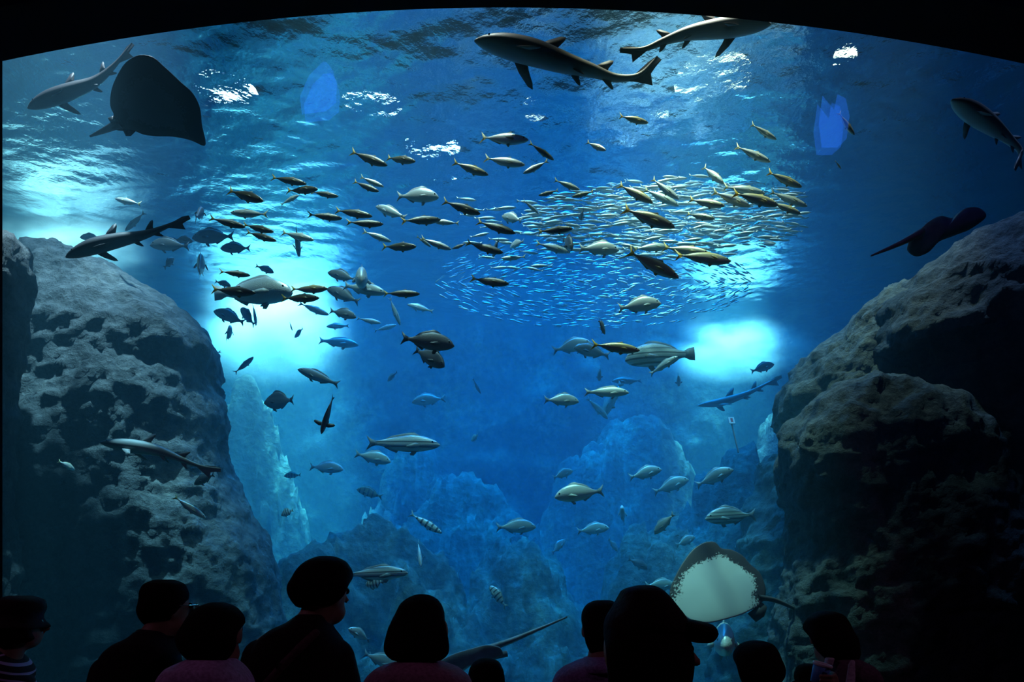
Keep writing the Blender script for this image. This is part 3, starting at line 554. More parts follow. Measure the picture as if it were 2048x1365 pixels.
# deeper-bodied fish, one line each: name, build, palette, tail point, nose point, depth, turn, label, group
G1 = 'grey fish hovering around the rock pillar'
OTHERS = [
 # around and above the rock pillar
 ('sea_bream','bream','grey',(471,476),(384,474),6.4,0,'large slate-grey bream above the sloping top of the rock pillar'),
 ('sea_bream','bream','grey',(503,499),(441,496),6.6,0,'smaller slate-grey bream just under the large slate one'),
 ('sea_bream','bream','grey',(376,490),(300,489),6.0,0,'slate-grey bream half hidden behind the tail of the black shark'),
 ('sea_bream','bream','grey',(345,478),(386,482),6.2,0,'slate-grey bream under the raised tail of the black shark'),
 ('sea_bream','bream','grey',(398,545),(404,520),6.2,.35,'slate bream seen head-on above the edge of the rock pillar'),
 ('sea_bream','bream','grey',(330,536),(348,516),6.4,.1,'tiny slate bream rising beside the rock pillar'),
 ('sea_bream','bream','grey',(203,476),(160,474),6.2,0,'dark bream skimming the top of the rock pillar'),
 ('sea_bream','slender','grey',(399,438),(404,418),5.8,.3,'dark slender fish seen end-on above the slate bream'),
 ('sea_bream','slender','grey',(290,424),(250,462),6.2,0,'dim grey fish diving steeply behind the black shark'),
 ('sea_bream','slender','mack_lit_pale',(285,411),(230,397),5.6,0,'pale slender fish alone near the shining surface over the pillar'),
 ('sea_bream','bream','grey',(592,452),(598,512),6.0,.3,'slate bream pointing straight down among the slender fish'),
 ('grouper','grouper','silver',(436,592),(585,580),5.5,-.1,'big pale humped grouper behind the dark slender fish'),
 ('sea_bream','bream','grey',(430,563),(462,572),6.6,0,'dim slate bream behind the tail of the pale grouper'),
 ('sea_bream','bream','grey',(512,533),(548,545),6.8,0,'dim slate bream over the back of the pale grouper'),
 ('sea_bream','bream','grey',(714,562),(656,544),6.2,0,'slate-blue bream beside the round head-on bream'),
 ('sea_bream','grouper','teal',(720,552),(723,560),5.9,-.45,'round bream seen head-on above the flat grey fish'),
 ('flathead','bass','teal',(684,568),(772,586),6.0,-.1,'flat grey fish lying under the round head-on bream'),
 ('sea_bream','bream','grey',(719,605),(654,576),6.3,0,'slate-blue bream swimming up beside the flat grey fish'),
 ('sea_bream','bream','grey',(492,648),(428,621),6.8,0,'dark teal bream silhouetted in front of the white bubbles'),
 ('sea_bream','bream','grey',(506,650),(482,616),7.0,.1,'dark teal bream climbing steeply in front of the white bubbles'),
 ('sea_bream','slender','teal',(509,606),(512,652),7.2,.2,'thin cyan fish hanging nose down in front of the white bubbles'),
 ('sea_bream','bream','teal',(458,680),(461,655),7.0,-.3,'small bream seen head-on in front of the white bubbles'),
 ('sea_bream','bream','grey',(441,703),(415,711),7.2,0,'tiny dark bream by the undercut of the rock pillar'),
 ('sea_bream','tall','grey',(416,686),(392,694),7.0,0,'small dark stubby fish emerging from behind the rock pillar'),
 ('sea_bream','bream','grey',(420,755),(441,737),7.2,.2,'tiny dark bream below the undercut of the rock pillar'),
 ('sea_bream','slender','grey',(470,748),(507,714),7.0,0,'dark teal fish climbing in the bright haze below the bubbles'),
 ('sea_bream','slender','grey',(578,644),(585,662),8.0,.1,'tiny dark fish alone in the white glow, upright'),
 ('sea_bream','bream','grey',(608,657),(589,675),8.0,.1,'tiny dark fish alone in the white glow, slanting'),
 ('grouper','bass','grey',(678,770),(596,738),6.2,0,'dark grouper slanting down above the upright black fish'),
 ('knifejaw','tall','grey',(589,800),(528,805),6.2,.1,'stocky dark knifejaw with spread fins facing the rock pillar'),
 ('sea_bream','bream','grey',(658,620),(713,634),6.2,0,'dark rounded bream under the flat grey fish'),
 ('sea_bream','slender','teal',(598,608),(658,630),7.0,0,'cyan slender fish trailing towards the dark rounded bream'),
 ('sea_bream','slender','teal',(714,638),(762,646),7.0,0,'cyan slender fish right behind the dark rounded bream'),
 ('sea_bream','slender','teal',(779,594),(801,651),6.8,.1,'cyan slender fish diving steeply near the water line'),
 ('sea_bream','bass','silver',(698,652),(653,653),7.4,0,'small pale fish lit at the water line, turned to the bubbles'),
 ('sea_bream','slender','silver',(748,662),(793,650),7.4,0,'small pale slender fish tilted upward at the water line'),
 ('sea_bream','bass','silver',(866,622),(815,609),7.0,0,'pale fish with trailing fin just over the water line'),
 ('sea_bream','bass','teal',(636,679),(717,690),7.8,0,'large dim cyan fish just below the water line'),
 ('sea_bream','bream','silver',(792,389),(878,393),5.5,0,'white bream among the dark slender fish'),
 ('sea_bream','bass','silver',(812,436),(752,412),5.8,.1,'white fish with a raised fin among the dark slender fish'),
 ('sea_bream','slender','mack_lit_pale',(919,447),(866,443),5.4,0,'white fish tucked behind a dark slender one'),
 ('sea_bream','bream','silver',(1046,444),(1004,431),5.7,.1,'white bream turning away with its tail towards the window'),
 ('sea_bream','bream','silver',(1048,482),(1020,494),5.9,.15,'small white bream turning away above the bait ball'),
 ('sea_bream','bream','silver',(1158,497),(1238,499),5.5,0,'long pale bream in front of the bait ball'),
 ('sea_bream','bream','grey',(1132,478),(1144,496),5.5,-.25,'two-toned bream seen head-on in front of the bait ball'),
 ('sea_bream','slender','grey',(1162,422),(1162,438),5.6,.25,'dark fish seen end-on in front of the bait ball'),
 ('sea_bream','bream','grey',(994,478),(986,513),5.3,.2,'dark fish pointing straight down under a slender one'),
 # middle of the open water
 ('sea_bream','bream','grey',(803,679),(909,690),5.0,0,'dark brown-grey bream, the larger of the close pair'),
 ('sea_bream','bream','grey',(829,699),(890,732),5.2,-.15,'dark grey bream, the lower one of the close pair'),
 ('sea_bream','bream','teal',(890,796),(824,804),7.8,0,'hazy blue bream by the pale reef patch'),
 ('sea_bream','bream','grey',(795,744),(775,762),8.0,.1,'tiny hazy fish slanting over the pale reef patch'),
 ('sea_bream','slender','grey',(944,758),(962,788),8.2,.1,'dim blue fish diving in the empty deep water'),
 ('sea_bream','bream','silver',(1088,800),(1158,802),6.0,0,'small pale bream above the reef ridge'),
 ('sea_bream','bass','silver',(1170,783),(1258,785),5.8,0,'pale grey fish with dark tail above the reef ridge'),
 ('sea_bream','bass','teal',(1176,795),(1216,838),7.8,.1,'dim teal fish under the pale grey one'),
 ('sea_bream','bream','teal',(1240,763),(1205,835),8.0,.2,'dim teal bream head down under the pale grey one'),
 ('sea_bream','bream','silver',(1236,617),(1322,605),5.4,0,'white bream with pale belly fins below the bait ball'),
 ('damselfish','tall','grey',(1200,638),(1210,668),5.3,.15,'small black fish with a white flank seen from behind'),
 ('sea_bream','bream','teal',(1105,702),(1182,684),7.0,0,'bluish bream rising beside the gold-lit fish'),
 ('sea_bream','bream','grey',(1219,714),(1148,694),6.8,0,'dark blue bream behind the gold-lit fish at the water line'),
 ('striped_fish','grouper','lined',(1393,704),(1250,716),6.2,0,'large fish with lengthwise stripes and a dark square tail'),
 ('sea_bream','bass','silver',(1299,748),(1355,713),6.0,-.1,'grey fish climbing across the big striped one'),
 ('sea_bream','bream','grey',(1197,738),(1199,760),7.8,.3,'small dim fish seen end-on under the bluish bream'),
 ('sea_bream','bream','grey',(1356,750),(1358,770),7.8,.3,'small dim fish seen end-on under the striped fish'),
 ('sea_bream','bass','grey',(1283,763),(1224,762),8.4,0,'dim slim fish in the blue haze under the striped fish'),
 ('sea_bream','bream','grey',(1500,745),(1548,728),8.0,0,'dark fish tucked beside the cliff below the white glow'),
 # lower water
 ('sea_bass','bass','lined',(733,886),(880,889),6.0,0,'long striped sea bass with a pale cheek'),
 ('sea_bream','bream','teal',(711,909),(782,923),6.8,0,'bright cyan bream under the striped sea bass'),
 ('sea_bream','bream','teal',(619,934),(687,938),7.4,0,'blue bream with pale belly level with the reef top'),
 ('sea_bream','bream','olive',(603,951),(568,952),8.0,0,'dim olive barred fish beside the blue bream'),
 ('sea_bream','bream','olive',(765,995),(714,978),7.8,0,'olive barred fish above the rounded reef hump'),
 ('striped_damsel','tall','barred',(586,1020),(562,1031),6.4,.05,'tiny bright barred fish near the reef'),
 ('striped_damsel','tall','barred',(958,870),(942,882),8.0,.1,'tiny dim barred fish in the deep blue'),
 ('striped_damsel','tall','barred',(768,1163),(731,1170),5.6,.1,'black and white barred fish under the silver bass'),
 ('sea_bream','slender','barred',(819,1027),(884,1067),6.4,0,'slim barred fish diving past the reef hump'),
 ('sea_bream','slender','silver',(836,1083),(842,1135),6.0,-.15,'slim white fish hanging nose down with open fins'),
 ('sea_bass','bass','lined',(690,1150),(816,1145),5.4,0,'silver bass swimming out from behind the shoulder-bag visitor'),
 ('sea_bream','bream','silver',(742,1283),(697,1257),5.4,-.1,'pale round-headed bream over the shoulder of the bob-haired girl'),
 ('sea_bream','bream','teal',(725,1308),(800,1335),5.6,0,'cyan bream partly hidden by the bob-haired girl'),
 ('sea_bream','bream','barred',(1010,1216),(980,1172),6.2,.1,'barred cyan fish standing on its tail in open water'),
 ('sea_bream','bream','teal',(992,1056),(1072,1053),6.6,0,'cyan bream with forked tail beside the reef'),
 ('sea_bream','bream','silver',(1209,981),(1109,993),5.6,0,'brilliant white bream facing the rock pillar'),
 ('sea_bream','bream','teal',(1104,957),(1145,941),7.6,.1,'dim teal bream just above the brilliant white one'),
 ('sea_bream','bream','teal',(1257,957),(1323,938),7.0,0,'teal bream with forked tail, the upper of two'),
 ('sea_bream','bream','teal',(1308,985),(1377,958),7.4,0,'teal bream with arched back, the lower of two'),
 ('sea_bream','bream','teal',(1392,972),(1466,938),6.6,-.1,'plump teal bream near the foot of the cliff'),
 ('grunt','bream','lined',(1508,1031),(1410,1036),6.2,-.05,'plump striped fish facing away from the cliff'),
 ('sea_bream','bream','teal',(1153,1064),(1218,1055),7.4,0,'dim blue bream in the open water above the cap wearer'),
 ('sea_bream','bream','teal',(1243,1045),(1244,1015),7.2,-.35,'small bream seen head-on in the open water'),
 ('surgeonfish','bream','teal',(1350,1028),(1308,1068),6.0,.1,'blue-white fish with a raised tail nosing down'),
 ('sea_bream','bream','teal',(1352,1092),(1390,1074),7.4,.1,'dim bream above the spotted ray'),
 ('sea_bream','bream','grey',(1258,1118),(1296,1138),7.4,.1,'dim dark fish diving beside the spotted ray'),
 ('sea_bream','bream','teal',(1290,1172),(1350,1170),6.6,.1,'large dim teal back showing above the cap'),
 ('grouper','grouper','silver',(1452,1272),(1449,1288),5.3,-.75,'bright blue-white fish seen face-on beside the cap brim'),
 ('parrotfish','bream','teal',(432,950),(388,968),5.0,.05,'bright blue fish at the edge of the rock pillar'),
 ('sea_bream','bream','mack_lit_pale',(118,922),(150,941),5.0,.1,'little cream-coloured fish in front of the dark pillar'),
 ('sea_bream','bream','teal',(1215,1078),(1236,1103),8.0,.1,'faint violet-blue fish sinking in the haze'),
 ('sea_bream','bream','teal',(1102,1108),(1130,1080),8.0,.1,'faint fish rising by the reef edge'),
 ('sea_bream','slender','mack_lit_pale',(1675,227),(1709,270),5.0,0,'small white fish with spread fins near the blue reflection'),
 ('sea_bream','slender','mack_lit_pale',(1672,321),(1682,338),5.0,.05,'tiny gold fish alone in the grey upper water'),
]
for (nm, kd, pl, tl, ns, d, dd, lb) in OTHERS:
    place_fish(nm, kd, pl, tl, ns, d, lb, 'fish', None, dd=dd, bend=rnd.choice((-.08, 0, .08)))

# the upright black fish with both side fins spread
def upright_fish():
    r = place_fish('wrasse', 'bass', 'grey', (667, 792), (642, 868), 5.0, 'black fish pointing straight down with both side fins spread', 'fish', None, dd=-.05, roll=0.0)
    for c in list(r.children):
        if c.name.startswith('pectoral_fin'):
            sd = 1 if np.mean([v.co[1] for v in c.data.vertices]) > 0 else -1
            pts = [(.30, 0), (.31, .10), (.26, .21), (.22, .24), (.19, .20), (.20, .09), (.22, 0)]
            v, f = plate([(x, z) for x, z in pts], 0, .006)
            v = np.array([(x, sd * (.03 + z), y) for x, y, z in v]); m = mesh('spread_fin', v, f if sd < 0 else [q[::-1] for q in f], PAL['grey'][1]); c.data = m
    return r
upright_fish()

# ------------------------------------------------------------------ bait ball of small silver fish
SARD = fish_mat('sardine_skin', (0.78, 0.84, 0.86), (0.93, 0.95, 0.95), (0.95, 0.96, 0.96), 0.3, 0.12, -.08, .08)
def sardine_geo():
    p = np.array(PROFILES['slender']); nr, na = 7, 6
    xs = np.linspace(p[0, 0], p[-1, 0], nr); v = []
    for x in xs:
        a, b, w_ = np.interp(x, p[:, 0], p[:, 1]), np.interp(x, p[:, 0], p[:, 2]), np.interp(x, p[:, 0], p[:, 3])
        c, h = (a + b) / 2, (a - b) / 2 * 0.85
        for k in range(na):
            t = 2 * math.pi * k / na; v.append((x, w_ * math.cos(t), c + h * math.sin(t)))
    f = grid_faces(na, nr, True); f.append(tuple(range(na))[::-1]); f.append(tuple((nr - 1) * na + k for k in range(na)))
    tv, tf = plate([(-.36, .012), (-.5, .085), (-.43, 0), (-.5, -.085), (-.36, -.012)]); n = len(v)
    v += [tuple(q) for q in tv]; f += [tuple(i + n for i in q) for q in tf]
    return np.array(v), f
SV, SF = sardine_geo()
def school_spots():
    r = random.Random(19); big = []; small = []
    while len(big) < 300:
        u, t = math.sqrt(r.random()), r.random() * 6.283
        x, y = 1330 + 290 * u * math.cos(t), 432 + 78 * u * math.sin(t) - 0.06 * (u * 290 * math.cos(t))
        d = r.uniform(5.7, 6.6)
        if d > dmax_at(y - 6): d = dmax_at(y - 6) - r.random() * 0.5
        if r.random() < .12: x, y = r.uniform(930, 1160), r.uniform(395, 540)
        ang = r.gauss(0.02, 0.10) + (3.1416 if r.random() < 0.35 else 0)
        big.append((x, y, d, ang, r.uniform(.15, .2), r.gauss(0, .12)))
    while len(small) < 1500:
        u, t = math.sqrt(r.random()), r.random() * 6.283
        if r.random() < .33:
            x, y = 1330 + 280 * u * math.cos(t), 440 + 80 * u * math.sin(t); d = r.uniform(6.0, 6.9); ln = r.uniform(.12, .17); ang = r.gauss(0, .12)
        else:
            ex, ey = u * math.cos(t), u * math.sin(t)
            x, y = 1190 + 320 * ex, 565 + 92 * ey; d = r.uniform(7.0, 8.4); ln = r.uniform(.07, .13)
            # the ball turns: fish follow circles round its middle
            ang = math.atan2(-ex * 0.35 * (1 if ey > 0 else -1), 1.0) * 1.4 + r.gauss(0, .16)
        dm = dmax_at(y - 5)
        if d > dm: d = dm - r.random() * 0.6
        if r.random() < .4: ang += 3.1416
        small.append((x, y, d, ang, ln, r.gauss(0, .15)))
    return big, small
BIG, SMALL = school_spots()
def sard_matrix(x, y, d, ang, ln, yaw):
    return Matrix.Translation(P(x, y, d)) @ Matrix.Rotation(yaw, 4, 'Z') @ Matrix.Rotation(ang, 4, 'Y') @ Matrix.Scale(ln, 4)
sm = mesh('sardine', SV, SF, SARD)
for q in BIG:
    o = link('sardine', sm); o.matrix_world = sard_matrix(*q)
    tag(o, 'small silver fish in the dense shining bait ball', 'fish', 'silver fish of the bait ball')
allv, allf = [], []
SV4 = np.concatenate([SV, np.ones((len(SV), 1))], 1)
for q in SMALL:
    M = np.array(sard_matrix(*q)); n = len(allv) * len(SV); allv.append((SV4 @ M.T)[:, :3]); allf += [tuple(i + n for i in g) for g in SF]
tag(link('sardine_swarm', mesh('sardine_swarm', np.concatenate(allv), allf, SARD)), 'swirling mass of tiny silver fish around the bait ball', 'fish', kind='stuff')

# ------------------------------------------------------------------ sharks
def catmull(pts, n):
    pts = np.array(pts, float); seg = np.linalg.norm(np.diff(pts, axis=0), axis=1); s = np.concatenate([[0], np.cumsum(seg)]); s /= s[-1]
    t = np.linspace(0, 1, n); return np.stack([smooth_interp(t, s, pts[:, k]) for k in range(pts.shape[1])], 1)
def frames(sp, up):
    T = np.gradient(sp, axis=0); T /= np.linalg.norm(T, axis=1)[:, None]
    U = np.array(up, float)[None, :] - (T @ np.array(up, float))[:, None] * T; U /= np.linalg.norm(U, axis=1)[:, None]
    return T, U, np.cross(U, T)
SHARK_P = [(0, .004, .006), (.025, .018, .024), (.08, .036, .046), (.17, .055, .060), (.29, .062, .062), (.42, .056, .052), (.55, .042, .038), (.68, .028, .024), (.80, .018, .014), (.9, .012, .007), (1, .003, .002)]
def shark(label, spine, mats, up=(0, 0, 1), fins=(), fat=1.0, name='shark', eye=True):
    """spine: (px, py, depth) from snout to the tip of the upper tail lobe"""
    body_m, fin_m = mats
    sp = catmull([tuple(P(*q)) for q in spine], 46); c = sp.mean(0); sp = sp - c
    T, U, S = frames(sp, up); L = np.linalg.norm(np.diff(sp, axis=0), axis=1).sum()
    root = thing(name, label, 'shark', tuple(c)); t = np.linspace(0, 1, 46); pr = np.array(SHARK_P)
    H = smooth_interp(t, pr[:, 0], pr[:, 1]) * L * fat; W = smooth_interp(t, pr[:, 0], pr[:, 2]) * L * fat; na = 18; v = []
    for j in range(46):
        for k in range(na):
            th = 2 * math.pi * k / na; v.append(sp[j] + S[j] * W[j] * math.cos(th) + U[j] * H[j] * math.sin(th) * (1.0 if math.sin(th) > 0 else .85))
    f = grid_faces(na, 46, True); f.append(tuple(range(na))); f.append(tuple(45 * na + k for k in range(na))[::-1])
    bm_ = mesh('shark_body', v, f, body_m); link('body', bm_, root)
    def at(tt):
        k = tt * 45; i = int(min(k, 44)); u = k - i
        return [a[i] * (1 - u) + a[i + 1] * u for a in (sp, T, U, S)] + [float(np.interp(tt, t, H)), float(np.interp(tt, t, W))]
    def fin(nm, tt, du, ds, base, h, sweep):
        p, T_, U_, S_, hh, ww = at(tt); D = U_ * du + S_ * ds; D = D / np.linalg.norm(D); N = np.cross(T_, D); N /= np.linalg.norm(N)
        o = p + D * math.hypot(hh * du, ww * ds) / math.hypot(du, ds) * 0.55
        b, h, s = base * L, h * L, sweep * L
        pts = [(-b * .5, 0), (-b * .15 + s * .35, h * .55), (b * .12 + s * .8, h * .93), (b * .3 + s, h), (b * .36 + s * .85, h * .8), (b * .38 + s * .35, h * .35), (b * .5, 0)]
        pv, pf = plate(pts, 0, .006 * L); v = [o + T_ * x + D * z + N * y for x, y, z in pv]
        link(nm, mesh('shark_' + nm, v, pf, fin_m), root)
    for q in fins: fin(*q)
    # lower lobe and rear edge of the tail fin
    p, T_, U_, S_, hh, ww = at(.86); e = at(1.0)[0]; m1 = at(.93)[0]
    a = at(.80)[0]; low = at(.9)[0] - U_ * .085 * L + T_ * .025 * L; b = at(.95)[0] - at(.95)[2] * .03 * L
    poly = [a - U_ * hh * .6, low, at(.92)[0] - at(.92)[2] * .035 * L, b, e - at(1.0)[2] * .028 * L, e + at(1.0)[2] * .004 * L, at(.95)[0] + at(.95)[2] * .018 * L, at(.85)[0] + at(.85)[2] * .012 * L]
    N = S_; n = len(poly); v = []
    cc = np.mean(poly, 0)
    for s in (1, -1):
        v += [q + N * s * .0012 * L for q in poly]; v.append(cc + N * s * .004 * L)
    f = []
    for k in range(n):
        k2 = (k + 1) % n; f += [(k, k2, n), (n + 1 + k2, n + 1 + k, 2 * n + 1), (k, n + 1 + k, n + 1 + k2, k2)]
    link('tail_fin', mesh('shark_tail', v, f, fin_m, False), root)
    if eye:
        p, T_, U_, S_, hh, ww = at(.075)
        for s in (1, -1):
            bm = bmesh.new(); bmesh.ops.create_uvsphere(bm, u_segments=8, v_segments=6, radius=.006 * L); m = bpy.data.meshes.new('shark_eye'); bm.to_mesh(m); bm.free(); m.materials.append(PUPIL)
            link('eye', m, root, tuple(p + S_ * s * ww * .86 + U_ * hh * .45))
    return root
def shark_mats(nm, back, belly):
    nt = NT(nm); b = nt.n('BsdfPrincipled'); nt.l(b.outputs[0], nt.out.inputs[0]); b.inputs['Roughness'].default_value = .5
    g = nt.n('NewGeometry'); sp = nt.n('SeparateXYZ'); nt.l(g.outputs['Normal'], sp.inputs[0])
    tc = nt.n('TexCoord'); nz = nt.n('TexNoise'); nz.inputs['Scale'].default_value = 14; nt.l(tc.outputs['Object'], nz.inputs['Vector'])
    ad = nt.n('Math', operation='MULTIPLY_ADD'); ad.inputs[1].default_value = .35; nt.l(nz.outputs['Fac'], ad.inputs[0]); nt.l(sp.outputs['Z'], ad.inputs[2])
    mr = nt.n('MapRange'); mr.inputs[1].default_value = -.7; mr.inputs[2].default_value = .3; nt.l(ad.outputs[0], mr.inputs[0])
    r = ramp(nt, mr.outputs[0], [(0.2, belly), (.6, back)]); nt.l(r.outputs[0], b.inputs['Base Color'])
    return nt.m, plain(nm + '_fin', tuple(c * .9 for c in back), .6, 0, .3, .25, 20)
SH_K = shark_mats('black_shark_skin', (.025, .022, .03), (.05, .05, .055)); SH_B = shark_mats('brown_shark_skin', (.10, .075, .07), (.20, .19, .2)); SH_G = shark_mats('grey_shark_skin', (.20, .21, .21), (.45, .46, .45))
FINS = [('dorsal_fin', .36, 1, 0, .11, .10, .055), ('second_dorsal_fin', .66, 1, 0, .08, .075, .04), ('pectoral_fin', .24, -.55, 1, .085, .13, .07), ('pectoral_fin', .24, -.55, -1, .085, .13, .07),
        ('pelvic_fin', .53, -.9, .6, .06, .05, .03), ('pelvic_fin', .53, -.9, -.6, .06, .05, .03), ('anal_fin', .70, -1, 0, .06, .045, .03)]
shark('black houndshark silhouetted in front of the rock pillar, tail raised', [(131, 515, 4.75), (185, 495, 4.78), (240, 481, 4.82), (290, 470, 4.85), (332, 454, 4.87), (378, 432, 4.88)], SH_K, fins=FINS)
shark('brown shark crossing below the arch crown with its tail curled up', [(949, 82, 4.78), (1005, 92, 4.78), (1065, 106, 4.8), (1120, 124, 4.82), (1180, 141, 4.85), (1238, 157, 4.88), (1275, 152, 4.86), (1315, 113, 4.84)], SH_B, fins=FINS)
shark('brown shark passing behind the arch edge, its tail trailing', [(1542, 49, 4.66), (1485, 53, 4.68), (1425, 60, 4.7), (1370, 69, 4.72), (1325, 84, 4.74), (1288, 98, 4.74), (1240, 97, 4.74)], SH_B, fins=FINS)
shark('grey shark turning downward beside the arch above the cliff', [(1903, 200, 4.75), (1945, 226, 4.78), (1985, 254, 4.8), (2018, 280, 4.84), (2040, 302, 4.84), (2028, 338, 4.8)], SH_G, fins=FINS, fat=1.3)
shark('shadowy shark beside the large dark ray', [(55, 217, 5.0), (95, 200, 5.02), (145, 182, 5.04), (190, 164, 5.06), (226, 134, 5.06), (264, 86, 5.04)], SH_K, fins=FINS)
shark('faint grey shark gliding low across the face of the rock pillar', [(200, 886, 4.8), (255, 893, 4.8), (315, 903, 4.8), (368, 922, 4.82), (408, 935, 4.84), (442, 938, 4.86)], SH_G, fins=FINS)
shark('dim far shark resting along the reef below the white glow', [(1395, 812, 8.2), (1440, 806, 8.2), (1490, 790, 8.2), (1530, 770, 8.2), (1562, 752, 8.2)], SH_G, fins=FINS, fat=.8)

# ------------------------------------------------------------------ rays
def ray_mats(nm, top, belly, rimc, rim0=.62):
    nt = NT(nm); b = nt.n('BsdfPrincipled'); nt.l(b.outputs[0], nt.out.inputs[0]); b.inputs['Roughness'].default_value = .55
    at = nt.n('Attribute', attribute_name='rim'); tc = nt.n('TexCoord')
    nz = nt.n('TexNoise'); nz.inputs['Scale'].default_value = 75; nz.inputs['Detail'].default_value = 3; nt.l(tc.outputs['Object'], nz.inputs['Vector'])
    n2 = nt.n('TexNoise'); n2.inputs['Scale'].default_value = 4; nt.l(tc.outputs['Object'], n2.inputs['Vector'])
    m1 = nt.n('Math', operation='MULTIPLY_ADD'); m1.inputs[1].default_value = .55; nt.l(nz.outputs['Fac'], m1.inputs[0]); nt.l(at.outputs['Fac'], m1.inputs[2])
    m2 = nt.n('Math', operation='MULTIPLY_ADD'); m2.inputs[1].default_value = .45; nt.l(n2.outputs['Fac'], m2.inputs[0]); nt.l(m1.outputs[0], m2.inputs[2])
    hf = nt.n('Math', operation='MULTIPLY'); hf.inputs[1].default_value = .5; nt.l(m2.outputs[0], hf.inputs[0])
    r = ramp(nt, hf.outputs[0], [((rim0 + .46) / 2, belly), ((rim0 + .56) / 2, rimc)]); nt.l(r.outputs[0], b.inputs['Base Color'])
    return plain(nm + '_back', top, .5, 0, .4, .35, 9), nt.m
def ray(label, outline, d0, gx, gy, mats, tail, thick=.11, belly_front=True, tail_r=.02, pelvic=None, name='stingray', curl=None, bias=None):
    """outline: picture points of the disc at depth d0 + gx*(px-cx) + gy*(py-cy); thick domed disc, tapering tail"""
    o = np.array(outline, float); cpx = o.mean(0); n = 72
    oo = np.concatenate([o, o[:1]]); seg = np.linalg.norm(np.diff(oo, axis=0), axis=1); s = np.concatenate([[0], np.cumsum(seg)]); s /= s[-1]
    ext = np.concatenate([s[-4:-1] - 1, s, s[1:4] + 1]); ex = np.concatenate([oo[-4:-1], oo, oo[1:4]])
    tt = np.linspace(0, 1, n, endpoint=False); q = np.stack([smooth_interp(tt, ext, ex[:, k]) for k in (0, 1)], 1)
    dep = lambda a: d0 + gx * (a[0] - cpx[0]) + gy * (a[1] - cpx[1]) + (curl(a[0], a[1]) if curl else 0)
    W3 = lambda a: np.array(P(a[0], a[1], dep(a)))
    c3 = W3(cpx); e1 = W3(cpx + [10, 0]) - c3; e2 = W3(cpx + [0, 10]) - c3; N = np.cross(e1, e2); N /= np.linalg.norm(N)
    if N[1] > 0: N = -N            # towards the viewer
    size = np.linalg.norm(W3(q[0]) - W3(q[n // 2])); rings = [1.0, .97, .9, .8, .68, .55, .4, .25, .1]; v = []; rim = []
    for sd in (1, -1):
        for r in rings:
            for k in range(n):
                a = cpx + (q[k] - cpx) * r; h = thick * size * .5 * (1 - r ** 2) ** .8 * (1 if sd * (1 if belly_front else -1) < 0 else .55)
                v.append(W3(a) + N * sd * (h + .002) - c3); rim.append(r + (bias(a[0], a[1]) if bias else 0))
    R = len(rings); f = []; idx = []
    for b0 in (0, R * n):
        for j in range(R - 1):
            for k in range(n):
                k2 = (k + 1) % n; qd = (b0 + j * n + k, b0 + j * n + k2, b0 + (j + 1) * n + k2, b0 + (j + 1) * n + k)
                f.append(qd if b0 else qd[::-1]); idx.append(0 if (b0 == 0) != belly_front else 1)
        cap = tuple(b0 + (R - 1) * n + k for k in range(n)); f.append(cap if b0 else cap[::-1]); idx.append(0 if (b0 == 0) != belly_front else 1)
    for k in range(n): f.append((k, (k + 1) % n, R * n + (k + 1) % n, R * n + k)); idx.append(0)
    root = thing(name, label, 'ray', tuple(c3)); m = mesh('ray_disc', v, f, mats)
    m.polygons.foreach_set('material_index', idx); at = m.attributes.new('rim', 'FLOAT', 'POINT'); at.data.foreach_set('value', rim); m.update()
    link('body', m, root)
    sp = catmull([tuple(P(a, b, dd) - Vector(c3)) for a, b, dd in tail], 20); T, U, S = frames(sp, (0, .3, 1)); v = []
    for j in range(20):
        r = tail_r * (1 - .8 * j / 19)
        for k in range(8): th = 2 * math.pi * k / 8; v.append(sp[j] + (U[j] * math.sin(th) * .8 + S[j] * math.cos(th)) * r)
    ff = grid_faces(8, 20, True) + [tuple(range(8)), tuple(19 * 8 + k for k in range(8))[::-1]]
    link('tail', mesh('ray_tail', v, ff, mats[0]), root)
    for pf in (pelvic or []):
        pts = [np.array(P(a, b, dd)) - c3 for a, b, dd in pf]; cc = np.mean(pts, 0); v = []
        for sd in (1, -1): v += [p + N * sd * .004 for p in pts] + [cc + N * sd * .012]
        k_ = len(pts); ff = []
        for k in range(k_): k2 = (k + 1) % k_; ff += [(k, k2, k_), (k_ + 1 + k2, k_ + 1 + k, 2 * k_ + 1), (k, k_ + 1 + k, k_ + 1 + k2, k2)]
        link('pelvic_fin', mesh('ray_pelvic', v, ff, mats[0]), root)
    return root
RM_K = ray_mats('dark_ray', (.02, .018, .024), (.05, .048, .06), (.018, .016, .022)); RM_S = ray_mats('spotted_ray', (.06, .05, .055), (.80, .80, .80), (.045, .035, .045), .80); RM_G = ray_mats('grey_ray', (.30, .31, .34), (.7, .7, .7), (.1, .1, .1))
RM_D = ray_mats('dusky_ray', (.20, .22, .26), (.7, .7, .7), (.1, .1, .1))
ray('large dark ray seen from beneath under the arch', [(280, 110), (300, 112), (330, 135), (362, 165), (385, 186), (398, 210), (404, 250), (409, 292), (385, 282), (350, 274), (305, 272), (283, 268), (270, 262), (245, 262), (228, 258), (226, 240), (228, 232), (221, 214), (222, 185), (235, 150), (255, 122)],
    4.95, 0, .0025, RM_K, [(240, 246, 5.0), (215, 258, 5.02), (180, 273, 5.05)], .10, True, .035, [[(226, 232, 4.98), (216, 236, 4.98), (222, 246, 4.98), (235, 244, 4.98)], [(245, 258, 5.0), (252, 272, 5.0), (262, 272, 5.0), (272, 262, 5.0)]])
